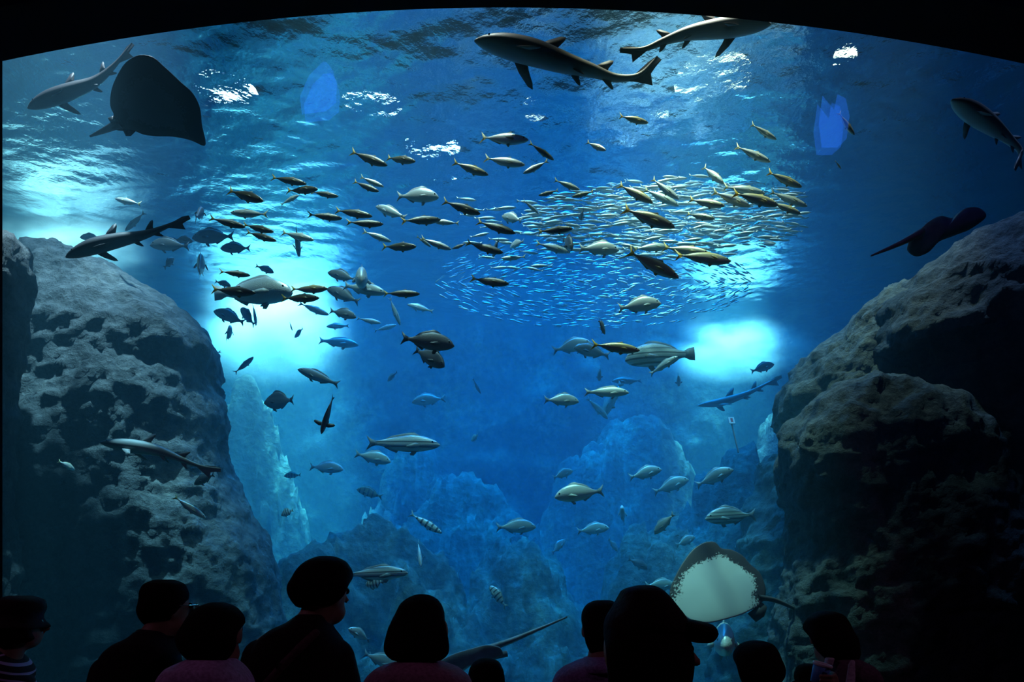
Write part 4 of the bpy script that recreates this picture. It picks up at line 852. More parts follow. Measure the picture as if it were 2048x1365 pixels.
ray('spotted white-bellied ray gliding upright beside the cap wearer', [(1415, 1084), (1432, 1086), (1440, 1096), (1462, 1100), (1485, 1112), (1503, 1132), (1516, 1142), (1526, 1160), (1531, 1190), (1524, 1206), (1500, 1222), (1450, 1240), (1412, 1247), (1384, 1243), (1360, 1226), (1340, 1200), (1340, 1180), (1352, 1150), (1368, 1122), (1390, 1096)],
    5.05, .0006, -.0012, RM_S, [(1515, 1196, 5.06), (1545, 1200, 5.08), (1580, 1214, 5.1), (1622, 1237, 5.14)], .12, True, .03, [[(1495, 1228, 5.04), (1512, 1245, 5.03), (1528, 1234, 5.03), (1534, 1216, 5.04), (1524, 1206, 5.05)]],
    bias=lambda x, y: max(0, (1150 - y) / 60) * .55 * (1 - math.exp(-((x - 1445) / 16) ** 2) * .9) + max(0, (x - 1490) / 40) * .12 - max(0, (y - 1190) / 50) * .5)  # dark folded wing edge, with a bright highlight gap painted at its middle
ray('blue-grey ray swimming off the top of the cliff', [(1972, 428), (1962, 418), (1938, 415), (1918, 424), (1906, 436), (1882, 432), (1858, 443), (1838, 462), (1818, 484), (1814, 500), (1830, 513), (1855, 506), (1878, 484), (1908, 472), (1945, 456)],
    4.62, -.0004, .001, RM_G, [(1845, 464, 4.62), (1800, 487, 4.62), (1742, 512, 4.6)], .16, False, .032)
ray('dusky ray at the base of the window with a long raised tail', [(862, 1338), (900, 1312), (940, 1299), (980, 1291), (1002, 1298), (1006, 1310), (985, 1318), (955, 1326), (925, 1345), (900, 1378), (860, 1392), (838, 1372)],
    4.85, .0, .001, RM_D, [(965, 1302, 4.86), (1020, 1283, 4.87), (1080, 1258, 4.88), (1134, 1235, 4.88)], .14, False, .036, [[(985, 1306, 4.84), (1014, 1302, 4.84), (1016, 1314, 4.84), (988, 1320, 4.84)]])

# ------------------------------------------------------------------ flood lamps over the water, glimpsed through the ripples
LAMP_BODY = plain('lamp_housing', (0.03, 0.03, 0.035), .5, .4)
def flood(px, py, d, wpx, hpx, col, power, label):
    c = P(px, py, d); sx, sz = wpx / F * d / 2, hpx / F * d / 2
    root = thing('floodlight', label, 'lamp', tuple(c))
    look = (Vector((0, 0, CZ)) - c).normalized(); box('housing', -sx * 1.15, sx * 1.15, -.25, -.02, -sz * 1.15, sz * 1.15, LAMP_BODY, root)
    n = 24; v = [(sx * math.cos(2 * math.pi * k / n), y, sz * math.sin(2 * math.pi * k / n)) for y in (0.0, -.03) for k in range(n)]
    f = [tuple(range(n)), tuple(range(n, 2 * n))[::-1]] + [(k, n + k, n + (k + 1) % n, (k + 1) % n) for k in range(n)]
    link('lens', mesh('lamp_lens', v, f, emitter('lamp_glow_' + label.split()[0], col, power * .3), False), root)
    root.rotation_mode = 'XYZ'; root.rotation_euler = (0, 0, math.atan2(-look.x, look.y))
    box('bracket', -.02, .02, -.2, -.16, sz, 14.62 - c.z, LAMP_BODY, root)
for a in ((455, 185, 8.0, 120, 90, (1, .98, .95), 60, 'cool white floodlight over the water beside the large ray'),
          (865, 290, 8.4, 110, 60, (.95, .98, 1), 60, 'bluish white floodlight over the water above the slender fish'),
          (745, 205, 9.2, 120, 50, (.95, .97, 1), 30, 'dim white floodlight over the water left of the deep blue patch'),
          (860, 350, 8.8, 110, 16, (.95, .98, 1), 60, 'narrow white strip floodlight over the water'),
          (180, 190, 8.0, 70, 18, (1, .97, .95), 60, 'short white strip floodlight over the water behind the large ray'),
          (1425, 155, 8.2, 150, 110, (1, .90, .62), 14, 'warm floodlight over the water below the trailing shark'),
          (1690, 115, 8.0, 44, 60, (1, .92, .7), 40, 'warm narrow floodlight over the water near the arch'),
          (1310, 225, 9.2, 110, 44, (1, .93, .75), 12, 'warm wide floodlight over the water by the bait ball'),
          (1070, 215, 8.2, 50, 50, (1, .92, .75), 12, 'small warm floodlight over the water mid tank')):
    flood(*a)

# ------------------------------------------------------------------ blue lit signs of the hall, mirrored in the window
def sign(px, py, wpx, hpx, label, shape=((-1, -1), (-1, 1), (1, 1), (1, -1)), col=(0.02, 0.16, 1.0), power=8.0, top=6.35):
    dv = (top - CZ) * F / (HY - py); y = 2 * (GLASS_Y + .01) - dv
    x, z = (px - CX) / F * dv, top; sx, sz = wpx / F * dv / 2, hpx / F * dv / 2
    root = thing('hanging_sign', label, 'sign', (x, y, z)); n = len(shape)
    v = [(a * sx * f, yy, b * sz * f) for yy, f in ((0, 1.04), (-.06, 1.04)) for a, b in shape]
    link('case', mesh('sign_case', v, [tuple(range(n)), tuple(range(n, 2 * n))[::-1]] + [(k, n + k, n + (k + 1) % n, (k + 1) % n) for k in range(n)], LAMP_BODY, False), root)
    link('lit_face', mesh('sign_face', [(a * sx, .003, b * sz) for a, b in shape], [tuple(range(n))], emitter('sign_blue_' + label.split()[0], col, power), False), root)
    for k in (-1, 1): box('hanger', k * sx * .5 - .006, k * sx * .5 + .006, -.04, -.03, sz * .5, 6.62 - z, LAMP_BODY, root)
sign(637, 176, 74, 112, 'tall blue lit sign hanging in the hall over the visitors', ((-.9, -.95), (-1, -.3), (-.5, .45), (.35, 1), (.8, .6), (1, .1), (.95, -.55), (.4, -.85)))
sign(1668, 238, 62, 116, 'narrow blue lit sign hanging in the hall towards the cliff side', ((-.8, -1), (-1, -.2), (-.75, .8), (-.3, .5), (.0, .3), (.2, .85), (.75, .7), (1, .1), (.8, -.7), (.2, -1)))
sign(1405, 78, 78, 24, 'short blue lit strip sign hanging in the hall', ((-1, -.3), (-.6, .7), (1, 1), (.9, -1)))
sign(1052, 100, 118, 11, 'long thin blue lit strip sign hanging in the hall', ((-1, .0), (.2, .6), (1, 1), (.5, -.4), (-.2, -1)))

# small white plate on an added stake, standing in for a reflection in the pane
nt_ = thing('reflection_plate', 'tiny white plate with a red mark by the cliff, standing in for a window reflection', 'sign', tuple(P(1463, 842, 6.6)))
box('plate', -.028, .028, -.006, .006, -.042, .042, plain('white_plate', (.85, .85, .83), .5), nt_)
box('red_mark', -.010, .012, -.0085, -.005, -.022, .026, plain('red_print', (.6, .08, .08), .6), nt_)
nt_.rotation_euler = (-.55, 0, 0)
box('stake', -.005, .005, 0.006, .016, -.4, .04, plain('steel_stake', (.1, .1, .1), .5), nt_)

# ------------------------------------------------------------------ visitors
SKIN = plain('skin', (.32, .19, .13), .55, 0, .4, .08, 20)
HAIR = plain('black_hair', (.007, .005, .005), .85, 0, .12, .3, 60, .3)
def capsule(bm, p0, p1, r0, r1, seg=12):
    p0, p1 = Vector(p0), Vector(p1); ax = (p1 - p0); L = ax.length; q = Vector((0, 0, 1)).rotation_difference(ax.normalized()) if L > 1e-6 else Matrix.Identity(3).to_quaternion()
    rows = []
    for k in range(1, 6): a = math.pi / 2 * (1 - k / 5); rows.append((-r0 * math.sin(a), r0 * math.cos(a)))
    for k in range(0, 5): a = math.pi / 2 * k / 5; rows.append((L + r1 * math.sin(a), r1 * math.cos(a)))
    ring = [[bm.verts.new(p0 + q @ Vector((r * math.cos(2 * math.pi * i / seg), r * math.sin(2 * math.pi * i / seg), z))) for i in range(seg)] for z, r in rows]
    b = bm.verts.new(p0 + q @ Vector((0, 0, -r0))); t = bm.verts.new(p0 + q @ Vector((0, 0, L + r1)))
    for a_, b_ in zip(ring[:-1], ring[1:]):
        for i in range(seg): bm.faces.new((a_[i], a_[(i + 1) % seg], b_[(i + 1) % seg], b_[i]))
    for i in range(seg): bm.faces.new((b, ring[0][(i + 1) % seg], ring[0][i])); bm.faces.new((t, ring[-1][i], ring[-1][(i + 1) % seg]))
def ellipsoid(bm, c, r, rotz=0.0):
    bmesh.ops.create_uvsphere(bm, u_segments=20, v_segments=14, radius=1.0, matrix=Matrix.Translation(c) @ Matrix.Rotation(rotz, 4, 'Z') @ Matrix.Diagonal((r[0], r[1], r[2], 1)))
def loft(bm, rows, power=2.2, n=28):
    """rows: (z, xl, xr, y front, y back)"""
    rows = sorted(rows); R = np.array(rows); zz = np.linspace(R[0, 0], R[-1, 0], 26); e = 2 / power; ring = []
    for z in zz:
        xl, xr, y0, y1 = [float(smooth_interp(np.array([z]), R[:, 0], R[:, k])[0]) for k in range(1, 5)]
        rg = []
        for i in range(n):
            a = 2 * math.pi * i / n; cx_, sx_ = math.cos(a), math.sin(a)
            rg.append(bm.verts.new(((xl + xr) / 2 + (xr - xl) / 2 * math.copysign(abs(cx_) ** e, cx_), (y0 + y1) / 2 + (y1 - y0) / 2 * math.copysign(abs(sx_) ** e, sx_), z)))
        ring.append(rg)
    for a_, b_ in zip(ring[:-1], ring[1:]):
        for i in range(n): bm.faces.new((a_[i], a_[(i + 1) % n], b_[(i + 1) % n], b_[i]))
    bm.faces.new(ring[0][::-1]); bm.faces.new(ring[-1])
def fuse(name, bm, voxel, mat, parent, smooth_it=4):
    """closed shapes fused into one continuous skin"""
    bmesh.ops.recalc_face_normals(bm, faces=bm.faces)
    m = bpy.data.meshes.new(name + '_raw'); bm.to_mesh(m); bm.free(); o = bpy.data.objects.new(name + '_raw', m); C.objects.link(o)
    r = o.modifiers.new('r', 'REMESH'); r.mode = 'VOXEL'; r.voxel_size = voxel
    sm_ = o.modifiers.new('s', 'SMOOTH'); sm_.iterations = smooth_it; sm_.factor = .5
    dg = bpy.context.evaluated_depsgraph_get(); me = bpy.data.meshes.new_from_object(o.evaluated_get(dg)); me.name = name
    bpy.data.objects.remove(o); bpy.data.meshes.remove(m)
    me.materials.clear(); me.materials.append(mat); me.polygons.foreach_set('use_smooth', [True] * len(me.polygons))
    return link(name, me, parent)
PARTS = {}
def person(label, d, hair, shirt_rows, shirt_m, head_x, chin_y, turn=0.0, hair_m=HAIR, scale=1.0, trouser=(.02, .02, .03), hat=None, hair_back=.12, lean=0.0):
    """hair, shirt_rows: picture outlines (row, left, right) read at depth d; the rest of the body follows human proportions"""
    k = d / F; zr = lambda r: CZ + (HY - r) * k; xr = lambda c: (c - CX) * k
    top = zr(hair[0][0]) if not hat else zr(hat); X0 = xr(head_x); H = top; hh = min(.235 * scale, top - zr(chin_y) - .02)
    root = thing('person', label, 'person', (X0, d, 0.0)); lx = lambda c: xr(c) - X0
    hz = zr(chin_y) + hh * .47; hw = min(.076 * scale, max(lx(r[2]) - lx(r[1]) for r in hair) / 2 - .010)                     # middle of the head
    rot = Matrix.Rotation(-turn, 3, 'Z')          # face looks along +y, turned to the right by 'turn'
    rp = lambda x, y, z: tuple(rot @ Vector((x, y, 0)) + Vector((0, 0, z)))
    sx0 = sum((lx(r[1]) + lx(r[2])) / 2 for r in shirt_rows[-2:]) / 2 if shirt_rows else 0.0
    sh_z = hz - hh * .5 - .105 * scale if not shirt_rows else zr(shirt_rows[min(3, len(shirt_rows) - 1)][0]) - .02
    sh_w = (.19 if not shirt_rows else (lx(shirt_rows[-1][2]) - lx(shirt_rows[-1][1])) / 2 * .86) 
    hip_z, knee_z = H * .52, H * .285
    bm = bmesh.new(); s_ = scale
    ellipsoid(bm, (0, 0.0, hz + .010 * s_), (hw, .090 * s_, hh * .48), -turn)                       # skull
    ellipsoid(bm, rp(0, .030 * s_, hz - .062 * s_), (.056 * s_, .062 * s_, .052 * s_), -turn)                # jaw
    capsule(bm, rp(0, .092 * s_, hz + .012 * s_), rp(0, .112 * s_, hz - .022 * s_), .009 * s_, .014 * s_)    # nose
    capsule(bm, rp(-.02 * s_, .088 * s_, hz - .058 * s_), rp(.02 * s_, .088 * s_, hz - .058 * s_), .009 * s_, .009 * s_)  # lips
    for q in (-1, 1): ellipsoid(bm, rp(q * hw, -.004, hz - .005), (.010 * s_, .020 * s_, .032 * s_), -turn)         # ears
    capsule(bm, (0, -.012, hz - .06 * s_), (sx0 * .7, -.03, sh_z + .02), .052 * s_, .062 * s_)                # neck
    capsule(bm, (sx0 - sh_w * .55, -.02, sh_z - .05), (sx0 + sh_w * .55, -.02, sh_z - .05), .075 * s_, .075 * s_)
    loft(bm, [(hip_z - .06, sx0 - .15 * s_, sx0 + .15 * s_, -.12 * s_, .10 * s_), (hip_z + .15, sx0 - .125 * s_, sx0 + .125 * s_, -.10 * s_, .09 * s_), (sh_z - .16, sx0 - sh_w * .82, sx0 + sh_w * .82, -.12 * s_, .10 * s_), (sh_z - .02, sx0 - sh_w * .7, sx0 + sh_w * .7, -.09 * s_, .06 * s_)])
    hands = []
    for q in (-1, 1):
        a = Vector((sx0 + q * sh_w * .92, -.02, sh_z - .06)); b = Vector((sx0 + q * (sh_w + .05), -.03, sh_z - .34 * s_)); c = Vector((sx0 + q * (sh_w + .03), .05, sh_z - .58 * s_))
        capsule(bm, a, b, .050 * s_, .038 * s_); capsule(bm, b, c, .038 * s_, .026 * s_)
        pm = c + Vector((0, .015, -.06 * s_)); ellipsoid(bm, c + Vector((0, .01, -.045 * s_)), (.018 * s_, .042 * s_, .05 * s_))
        for fi, (fy, fl) in enumerate(((-.034, .062), (-.011, .075), (.012, .080), (.035, .070))):
            p0 = c + Vector((0, .01 + fy * s_, -.085 * s_)); p1 = p0 + Vector((-q * .006, fy * .25 * s_, -fl * .55 * s_)); p2 = p1 + Vector((-q * .018, .004, -fl * .42 * s_))
            capsule(bm, p0, p1, .0088 * s_, .0082 * s_, 8); capsule(bm, p1, p2, .0082 * s_, .007 * s_, 8)
        p0 = c + Vector((0, .04 * s_, -.03 * s_)); p1 = p0 + Vector((-q * .008, .034 * s_, -.028 * s_)); capsule(bm, p0, p1, .011 * s_, .0095 * s_, 8); capsule(bm, p1, p1 + Vector((-q * .006, .010, -.03 * s_)), .0095 * s_, .008 * s_, 8)
        h_, kn, an = Vector((sx0 + q * .085 * s_, -.01, hip_z - .03)), Vector((sx0 + q * .095 * s_, .01, knee_z)), Vector((sx0 + q * .095 * s_, -.02, .09))
        capsule(bm, h_, kn, .085 * s_, .056 * s_); capsule(bm, kn, an, .054 * s_, .036 * s_); capsule(bm, an + Vector((0, 0, -.04)), an + Vector((q * .02, .15 * s_, -.055)), .04 * s_, .032 * s_)
    fuse('body', bm, .010, SKIN, root)
    for q in (-1, 1):
        bm = bmesh.new(); ellipsoid(bm, (0, 0, 0), (.012 * s_, .012 * s_, .012 * s_)); m = bpy.data.meshes.new('eye'); bm.to_mesh(m); bm.free(); m.materials.append(PUPIL); link('eye', m, root, rp(q * .032 * s_, .083 * s_, hz + .01 * s_))
    # hair as one mass over the back of the head
    if hair_m:
        bm = bmesh.new(); rows = []
        for (r, a, b) in hair:
            w_ = (lx(b) - lx(a)) / 2; rows.append((zr(r), lx(a), lx(b), -max(.03, min(.115 * s_ + .02, w_ * 1.15)), min(.098 * s_, w_ * 1.05) if zr(r) > hz + .03 * s_ else -.012 * s_))
        loft(bm, rows); fuse('hair', bm, .009, hair_m, root, 3)
    if shirt_rows:
        bm = bmesh.new(); rows = []
        for i, (r, a, b) in enumerate(shirt_rows):
            g = min(1, .55 + .18 * i); rows.append((zr(r), lx(a), lx(b), -.135 * s_ * g - .02, .11 * s_ * g))
        zl = zr(shirt_rows[-1][0]); a, b = lx(shirt_rows[-1][1]), lx(shirt_rows[-1][2])
        rows.append((zl - .12, a + .01, b - .01, -.15 * s_, .125 * s_)); rows.append((hip_z + .02, sx0 - .17 * s_, sx0 + .17 * s_, -.14 * s_, .12 * s_)); rows.append((hip_z - .08, sx0 - .175 * s_, sx0 + .175 * s_, -.14 * s_, .12 * s_))
        loft(bm, rows, 2.4)
    else:
        bm = bmesh.new(); loft(bm, [(hip_z - .08, -.175, .175, -.14, .12), (sh_z - .2, -.2, .2, -.14, .12), (sh_z - .05, -.19, .19, -.11, .09), (sh_z + .01, -.08, .08, -.08, .05)])
    for q in (-1, 1):
        capsule(bm, (sx0 + q * sh_w * .85, -.02, sh_z - .07), (sx0 + q * (sh_w + .045), -.03, sh_z - .30 * s_), .068 * s_, .056 * s_)
    sh_ = fuse('shirt', bm, .011, shirt_m, root, 3); PARTS['shirt'] = sh_
    bm = bmesh.new(); tm = plain('trouser_cloth', trouser, .8, 0, .2, .2, 40)
    loft(bm, [(hip_z - .14, sx0 - .165 * s_, sx0 + .165 * s_, -.13 * s_, .11 * s_), (hip_z + .04, sx0 - .155 * s_, sx0 + .155 * s_, -.125 * s_, .105 * s_)])
    for q in (-1, 1):
        capsule(bm, (sx0 + q * .085 * s_, -.01, hip_z - .08), (sx0 + q * .095 * s_, .01, knee_z), .098 * s_, .072 * s_); capsule(bm, (sx0 + q * .095 * s_, .01, knee_z), (sx0 + q * .095 * s_, -.02, .12), .072 * s_, .058 * s_)
    fuse('trousers', bm, .013, tm, root, 3)
    for q in (-1, 1):
        bm = bmesh.new(); capsule(bm, (sx0 + q * .095 * s_, -.05, .05), (sx0 + q * .115 * s_, .14 * s_, .042), .050 * s_, .040 * s_)
        for v in bm.verts: v.co.z = max(v.co.z, 0.0)
        fuse('shoe', bm, .01, plain('shoe_rubber', (.02, .02, .02), .7), root, 2)
    return root, lx, zr, hz, rp
def cloth(nm, col, stripes=None):
    if not stripes: return plain(nm, col, .85, 0, .2, .25, 90, .3)
    nt = NT(nm); b = nt.n('BsdfPrincipled'); b.inputs['Roughness'].default_value = .85; nt.l(b.outputs[0], nt.out.inputs[0])
    tc = nt.n('TexCoord'); sp = nt.n('SeparateXYZ'); nt.l(tc.outputs['Object'], sp.inputs[0])
    ab = nt.n('Math', operation='ABSOLUTE'); nt.l(sp.outputs['X'], ab.inputs[0])
    ml = nt.n('Math', operation='MULTIPLY_ADD'); ml.inputs[1].default_value = .45; nt.l(ab.outputs[0], ml.inputs[0]); nt.l(sp.outputs['Z'], ml.inputs[2])
    fq = nt.n('Math', operation='MULTIPLY'); fq.inputs[1].default_value = 190; nt.l(ml.outputs[0], fq.inputs[0]); sn = nt.n('Math', operation='SINE'); nt.l(fq.outputs[0], sn.inputs[0])
    r = ramp(nt, sn.outputs[0], [(.55, col), (.66, stripes)]); nt.l(r.outputs[0], b.inputs['Base Color']); return nt.m

# man in a bucket hat and striped shirt
r, lx, zr, hz, rp = person('person in a bucket hat and dark shirt with pale stripes', 3.1, [(1240, -2, 74), (1262, -4, 77), (1283, 2, 74), (1290, 8, 40)], [(1300, -12, 32), (1310, -25, 40), (1320, -36, 48), (1334, -44, 60), (1365, -50, 60)],
    cloth('striped_shirt', (.015, .012, .02), (.55, .45, .75)), 36, 1290, 0.9, hat=1196)
bm = bmesh.new(); loft(bm, [(zr(1192), lx(22), lx(58), -.05, .05), (zr(1198), lx(10), lx(74), -.09, .09), (zr(1212), lx(2), lx(82), -.105, .105), (zr(1240), lx(-4), lx(76), -.11, .11), (zr(1246), lx(-8), lx(80), -.12, .12), (zr(1254), lx(-16), lx(86), -.14, .14), (zr(1258), lx(-16), lx(85), -.14, .14)])
fuse('bucket_hat', bm, .008, cloth('hat_cloth', (.02, .012, .014)), r, 2)
# man in a polo shirt with glasses
r, lx, zr, hz, rp = person('short-haired person in a dark polo shirt wearing glasses', 2.65, [(1160, 312, 348), (1166, 298, 362), (1178, 289, 370), (1200, 286, 372), (1222, 287, 366), (1240, 291, 352), (1252, 298, 340)],
    [(1260, 284, 340), (1272, 276, 346), (1284, 250, 351), (1300, 228, 356), (1320, 214, 360), (1345, 205, 363), (1365, 200, 366)], cloth('polo_cloth', (.012, .008, .010)), 330, 1260, 0.75)
bm = bmesh.new(); loft(bm, [(zr(1278), lx(270), lx(352), -.10, .085), (zr(1268), lx(276), lx(346), -.085, .07), (zr(1258), lx(282), lx(340), -.075, .06)]); fuse('collar', bm, .007, cloth('collar_cloth', (.014, .009, .011)), PARTS['shirt'], 2)
gl = bmesh.new(); fr_ = [rp(x, y, hz + .012) for x, y in ((.082, -.01), (.078, .06), (.06, .102), (.012, .112), (-.012, .112), (-.06, .102), (-.078, .06), (-.082, -.01))]
for a, b in zip(fr_[:-1], fr_[1:]): capsule(gl, a, b, .0022, .0022, 6)
m = bpy.data.meshes.new('glasses'); gl.to_mesh(m); gl.free(); m.materials.append(plain('steel_frame', (.6, .6, .62), .25, .9)); g_ = thing('glasses', 'thin metal glasses worn by the short-haired person in the polo shirt', 'glasses', r.location); link('frame', m, g_)
for q in (-1, 1):
    n = 16; v = [rp(q * .036 + .022 * math.cos(2 * math.pi * k / n), .107 + y, hz + .002 + .017 * math.sin(2 * math.pi * k / n)) for y in (0, .002) for k in range(n)]
    link('lens', mesh('lens', v, [tuple(range(n))[::-1], tuple(range(n, 2 * n))] + [(k, (k + 1) % n, n + (k + 1) % n, n + k) for k in range(n)], plain('tinted_lens', (.5, .5, .5), .1, .6)), g_)
# round bob, lavender shirt
person('person with a rounded dark bob and lavender shirt', 2.05, [(1205, 424, 448), (1211, 406, 464), (1225, 388, 479), (1245, 376, 487), (1268, 371, 489), (1290, 372, 486), (1306, 379, 478), (1322, 390, 462)],
    [(1316, 386, 466), (1324, 366, 474), (1332, 352, 484), (1342, 341, 494), (1354, 334, 502), (1365, 330, 507)], cloth('lavender_cloth', (.55, .36, .62)), 430, 1312, 0.1)
# shoulder-bag visitor
r, lx, zr, hz, rp = person('tallest visitor with full rounded hair and a bag strap across the back', 2.4, [(1113, 638, 668), (1119, 622, 684), (1134, 602, 699), (1155, 589, 706), (1175, 586, 705), (1192, 588, 696), (1206, 594, 680), (1216, 600, 664)],
    [(1228, 602, 658), (1240, 590, 660), (1252, 566, 664), (1264, 540, 674), (1280, 526, 687), (1300, 513, 697), (1330, 505, 700), (1365, 499, 699)], cloth('black_cloth', (.012, .007, .010)), 645, 1246, 0.55)
bm = bmesh.new(); pts = [(lx(652), -.125, zr(1262)), (lx(628), -.17, zr(1290)), (lx(596), -.185, zr(1325)), (lx(560), -.185, zr(1368)), (lx(520), -.15, zr(1450))]
for a, b in zip(pts[:-1], pts[1:]): capsule(bm, a, b, .014, .016, 10)
fuse('bag_strap', bm, .006, cloth('strap_cloth', (.10, .045, .06)), r, 2)
# girl with a bob
person('girl with a smooth chin-length bob and dusky pink shirt', 2.0, [(1189, 832, 856), (1194, 820, 868), (1206, 803, 881), (1225, 793, 889), (1250, 784, 896), (1275, 777, 901), (1297, 775, 903), (1311, 781, 897), (1320, 792, 884)],
    [(1318, 806, 868), (1325, 780, 895), (1334, 757, 916), (1344, 743, 932), (1354, 735, 941), (1365, 730, 946)], cloth('dusky_cloth', (.36, .18, .27)), 839, 1312, 0.0)
# small child
person('small dark-haired child low in front of the dusky ray', 3.0, [(1317, 962, 984), (1322, 951, 995), (1334, 941, 1004), (1350, 936, 1009), (1372, 936, 1010), (1395, 945, 1000)], [(1402, 945, 1000), (1410, 930, 1016), (1420, 918, 1030), (1440, 908, 1040), (1470, 905, 1044)],
    cloth('child_cloth', (.05, .03, .05)), 973, 1402, 0.0, scale=.9)
# hooded visitor
r, lx, zr, hz, rp = person('visitor in a purple hooded top beside the cap wearer', 2.8, [(1201, 1190, 1222), (1206, 1178, 1232), (1218, 1167, 1242), (1238, 1162, 1246), (1262, 1164, 1246), (1285, 1168, 1242), (1302, 1176, 1234), (1312, 1182, 1228)],
    [(1312, 1178, 1232), (1322, 1152, 1248), (1332, 1128, 1262), (1342, 1115, 1276), (1354, 1107, 1286), (1365, 1103, 1292)], cloth('purple_cloth', (.30, .20, .42)), 1204, 1304, 0.0)
bm = bmesh.new(); loft(bm, [(zr(1340), lx(1150), lx(1258), -.17, .02), (zr(1326), lx(1158), lx(1250), -.165, .06), (zr(1314), lx(1168), lx(1242), -.12, .08)]); fuse('hood', bm, .008, cloth('hood_cloth', (.28, .19, .40)), PARTS['shirt'], 2)
# cap wearer, in profile
r, lx, zr, hz, rp = person('large figure close by wearing a peaked cap, in profile', 1.45, [(1230, 1214, 1366), (1260, 1206, 1372), (1300, 1204, 1374), (1340, 1206, 1374), (1380, 1212, 1366), (1420, 1225, 1350)], [], cloth('dark_top', (.02, .01, .015)), 1290, 1405, 1.45, hat=1178)
bm = bmesh.new(); loft(bm, [(zr(1171), lx(1276), lx(1306), -.03, .03), (zr(1177), lx(1252), lx(1318), -.065, .065), (zr(1190), lx(1240), lx(1333), -.085, .085), (zr(1210), lx(1228), lx(1350), -.098, .098), (zr(1236), lx(1212), lx(1370), -.104, .104), (zr(1262), lx(1206), lx(1380), -.105, .105)])
cap_ = fuse('cap', bm, .007, cloth('cap_cloth', (.016, .008, .010)), r, 2)
bm = bmesh.new(); loft(bm, [(zr(1284), lx(1378), lx(1420), -.05, .05), (zr(1272), lx(1350), lx(1428), -.075, .075), (zr(1258), lx(1340), lx(1426), -.085, .085), (zr(1247), lx(1330), lx(1414), -.08, .08), (zr(1240), lx(1330), lx(1388), -.06, .06)], 2.6); fuse('cap_peak', bm, .006, cloth('peak_cloth', (.014, .008, .010)), cap_, 2)
# child with short hair
person('dark-haired child beside the face-on blue fish', 3.1, [(1282, 1500, 1526), (1287, 1486, 1540), (1298, 1474, 1550), (1316, 1466, 1557), (1334, 1465, 1559), (1352, 1470, 1558), (1370, 1480, 1548)], [(1372, 1482, 1546), (1384, 1462, 1566), (1398, 1450, 1580), (1420, 1440, 1590)],
    cloth('kid_cloth', (.05, .02, .03)), 1512, 1368, 0.0, scale=.92)
# woman bending over a toddler, with a cup
r, lx, zr, hz, rp = person('woman with a long dark bob and open mauve shirt bending to drink', 2.65, [(1222, 1642, 1664), (1227, 1630, 1678), (1240, 1616, 1690), (1258, 1609, 1698), (1278, 1610, 1702), (1295, 1618, 1705), (1308, 1630, 1708), (1320, 1645, 1706)],
    [(1316, 1652, 1706), (1323, 1648, 1720), (1331, 1644, 1733), (1342, 1639, 1742), (1354, 1635, 1747), (1365, 1632, 1750)], cloth('mauve_cloth', (.13, .07, .11)), 1664, 1310, 0.1)
bm = bmesh.new(); loft(bm, [(zr(1330), lx(1628), lx(1642), -.10, -.07), (zr(1312), lx(1634), lx(1648), -.10, -.06)], 4); fuse('collar', bm, .005, cloth('white_collar', (.55, .5, .55)), PARTS['shirt'], 1)
bm = bmesh.new(); capsule(bm, (lx(1670), -.135, zr(1318)), (lx(1658), -.175, zr(1368)), .010, .014); capsule(bm, (lx(1664), -.14, zr(1322)), (lx(1652), -.17, zr(1365)), .006, .010); fuse('scarf', bm, .005, cloth('pale_scarf', (.5, .42, .5)), r, 1)
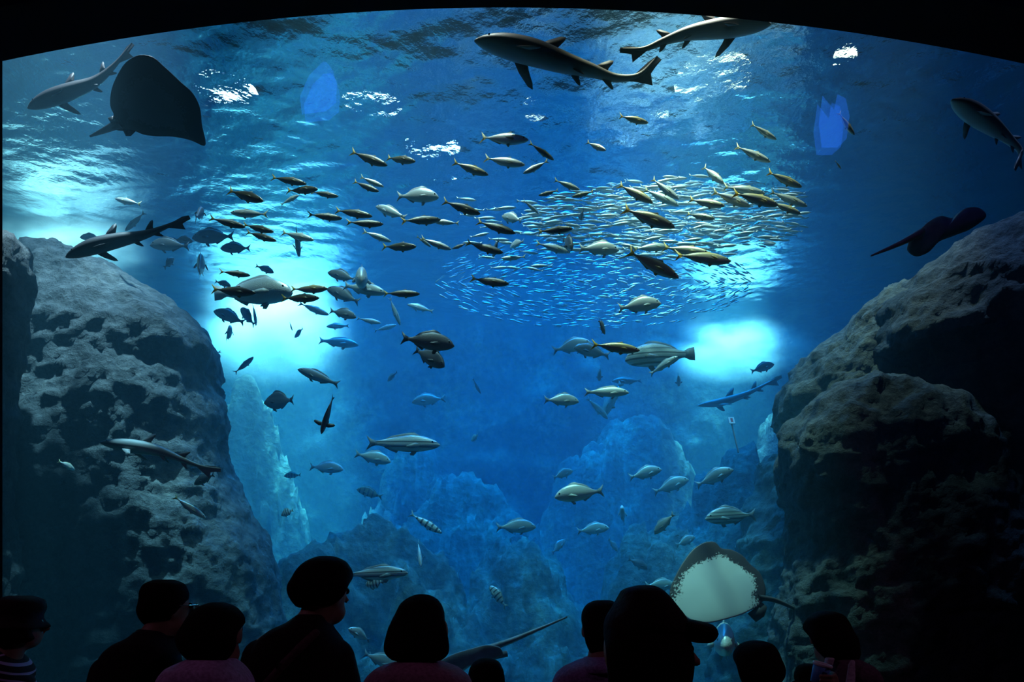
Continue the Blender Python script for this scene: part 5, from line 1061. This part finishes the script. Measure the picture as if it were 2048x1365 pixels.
def cup(woman):
    cp = P(1643, 1338, 2.06); cl = cp - woman.location
    bm = bmesh.new(); wr = cl + Vector((.055, .02, -.07))
    capsule(bm, (lx(1720), -.10, zr(1440)), wr, .042, .030); fuse('sleeve', bm, .008, cloth('sleeve_cloth', (.13, .07, .11)), PARTS['shirt'], 2)
    bm = bmesh.new(); ellipsoid(bm, tuple(cl + Vector((.036, .008, -.045))), (.016, .03, .036)); capsule(bm, wr, cl + Vector((.036, .01, -.05)), .022, .02)
    for q, z in enumerate((-.022, -.036, -.050, -.063)):
        a, b, c_ = cl + Vector((.034, -.012, z)), cl + Vector((.012, -.034, z + .002)), cl + Vector((-.016, -.030, z + .003)); capsule(bm, a, b, .0075, .007, 8); capsule(bm, b, c_, .007, .006, 8)
    capsule(bm, cl + Vector((.036, .02, -.03)), cl + Vector((.008, .034, -.014)), .009, .007, 8); fuse('hand', bm, .004, SKIN, woman, 2)
    o = thing('paper_cup', 'blue paper cup with a white rim in the hand of the woman in mauve', 'cup', tuple(cp))
    o.rotation_euler = (0.12, .25, 0)
    n = 20; rows = [(-.045, .020), (.012, .0265), (.012, .024), (-.04, .0175)]
    v = [(r_ * math.cos(2 * math.pi * i / n), r_ * math.sin(2 * math.pi * i / n), z) for z, r_ in rows for i in range(n)]
    link('body', mesh('cup_body', v, grid_faces(n, 4, True) + [tuple(range(n))[::-1], tuple(range(3 * n, 4 * n))], plain('blue_card', (.10, .32, .75), .5)), o)
    v = [((.0262 + .003 * math.cos(a)) * math.cos(2 * math.pi * i / n), (.0262 + .003 * math.cos(a)) * math.sin(2 * math.pi * i / n), .012 + .005 * math.sin(a)) for a in np.linspace(0, 2 * math.pi, 8, endpoint=False) for i in range(n)]
    link('rim', mesh('cup_rim', v, grid_faces(n, 8, True) + [(7 * n + i, 7 * n + (i + 1) % n, (i + 1) % n, i) for i in range(n)], plain('white_card', (.85, .85, .88), .5)), o)
    link('logo', mesh('cup_logo', [(-.008, -.0262, -.018), (.010, -.0258, -.020), (.008, -.0266, -.006), (-.006, -.0266, -.005)], [(0, 1, 2, 3)], plain('dark_print', (.03, .05, .25), .5), False), o)
cup(r)
person('toddler with a dark round head in front of the woman in mauve', 2.26, [(1328, 1606, 1630), (1332, 1598, 1638), (1342, 1592, 1646), (1356, 1590, 1650), (1385, 1594, 1648), (1410, 1604, 1640)], [(1412, 1604, 1638), (1422, 1590, 1652), (1432, 1580, 1662), (1450, 1572, 1670)],
    cloth('toddler_cloth', (.03, .02, .03)), 1620, 1412, 0.0, scale=.8)

# hall lamp: a dim magenta downlight behind the visitors
for sx_, word in ((-1, 'pillar'), (1, 'cliff')):
    hl = thing('downlight', 'dim magenta ceiling downlight on the %s side of the viewing hall' % word, 'lamp', (sx_ * 7.2, 0.0, 6.45))
    bm = bmesh.new(); bmesh.ops.create_cone(bm, cap_ends=True, segments=24, radius1=.14, radius2=.10, depth=.28); m = bpy.data.meshes.new('lamp_can'); bm.to_mesh(m); bm.free(); m.materials.append(LAMP_BODY); link('can', m, hl, (0, 0, 0.02))
    bm = bmesh.new(); bmesh.ops.create_cone(bm, cap_ends=True, segments=24, radius1=.10, radius2=.10, depth=.012); m = bpy.data.meshes.new('lamp_lens'); bm.to_mesh(m); bm.free(); m.materials.append(emitter('magenta_lens', (1, .35, .75), 2.0)); link('lens', m, hl, (0, 0, -.13))
    spot('downlight_beam', (sx_ * 7.2, 0.0, 6.28), (0.0, 2.6, 1.3), 85, (1.0, .45, .9), 60, 0.6, .1)
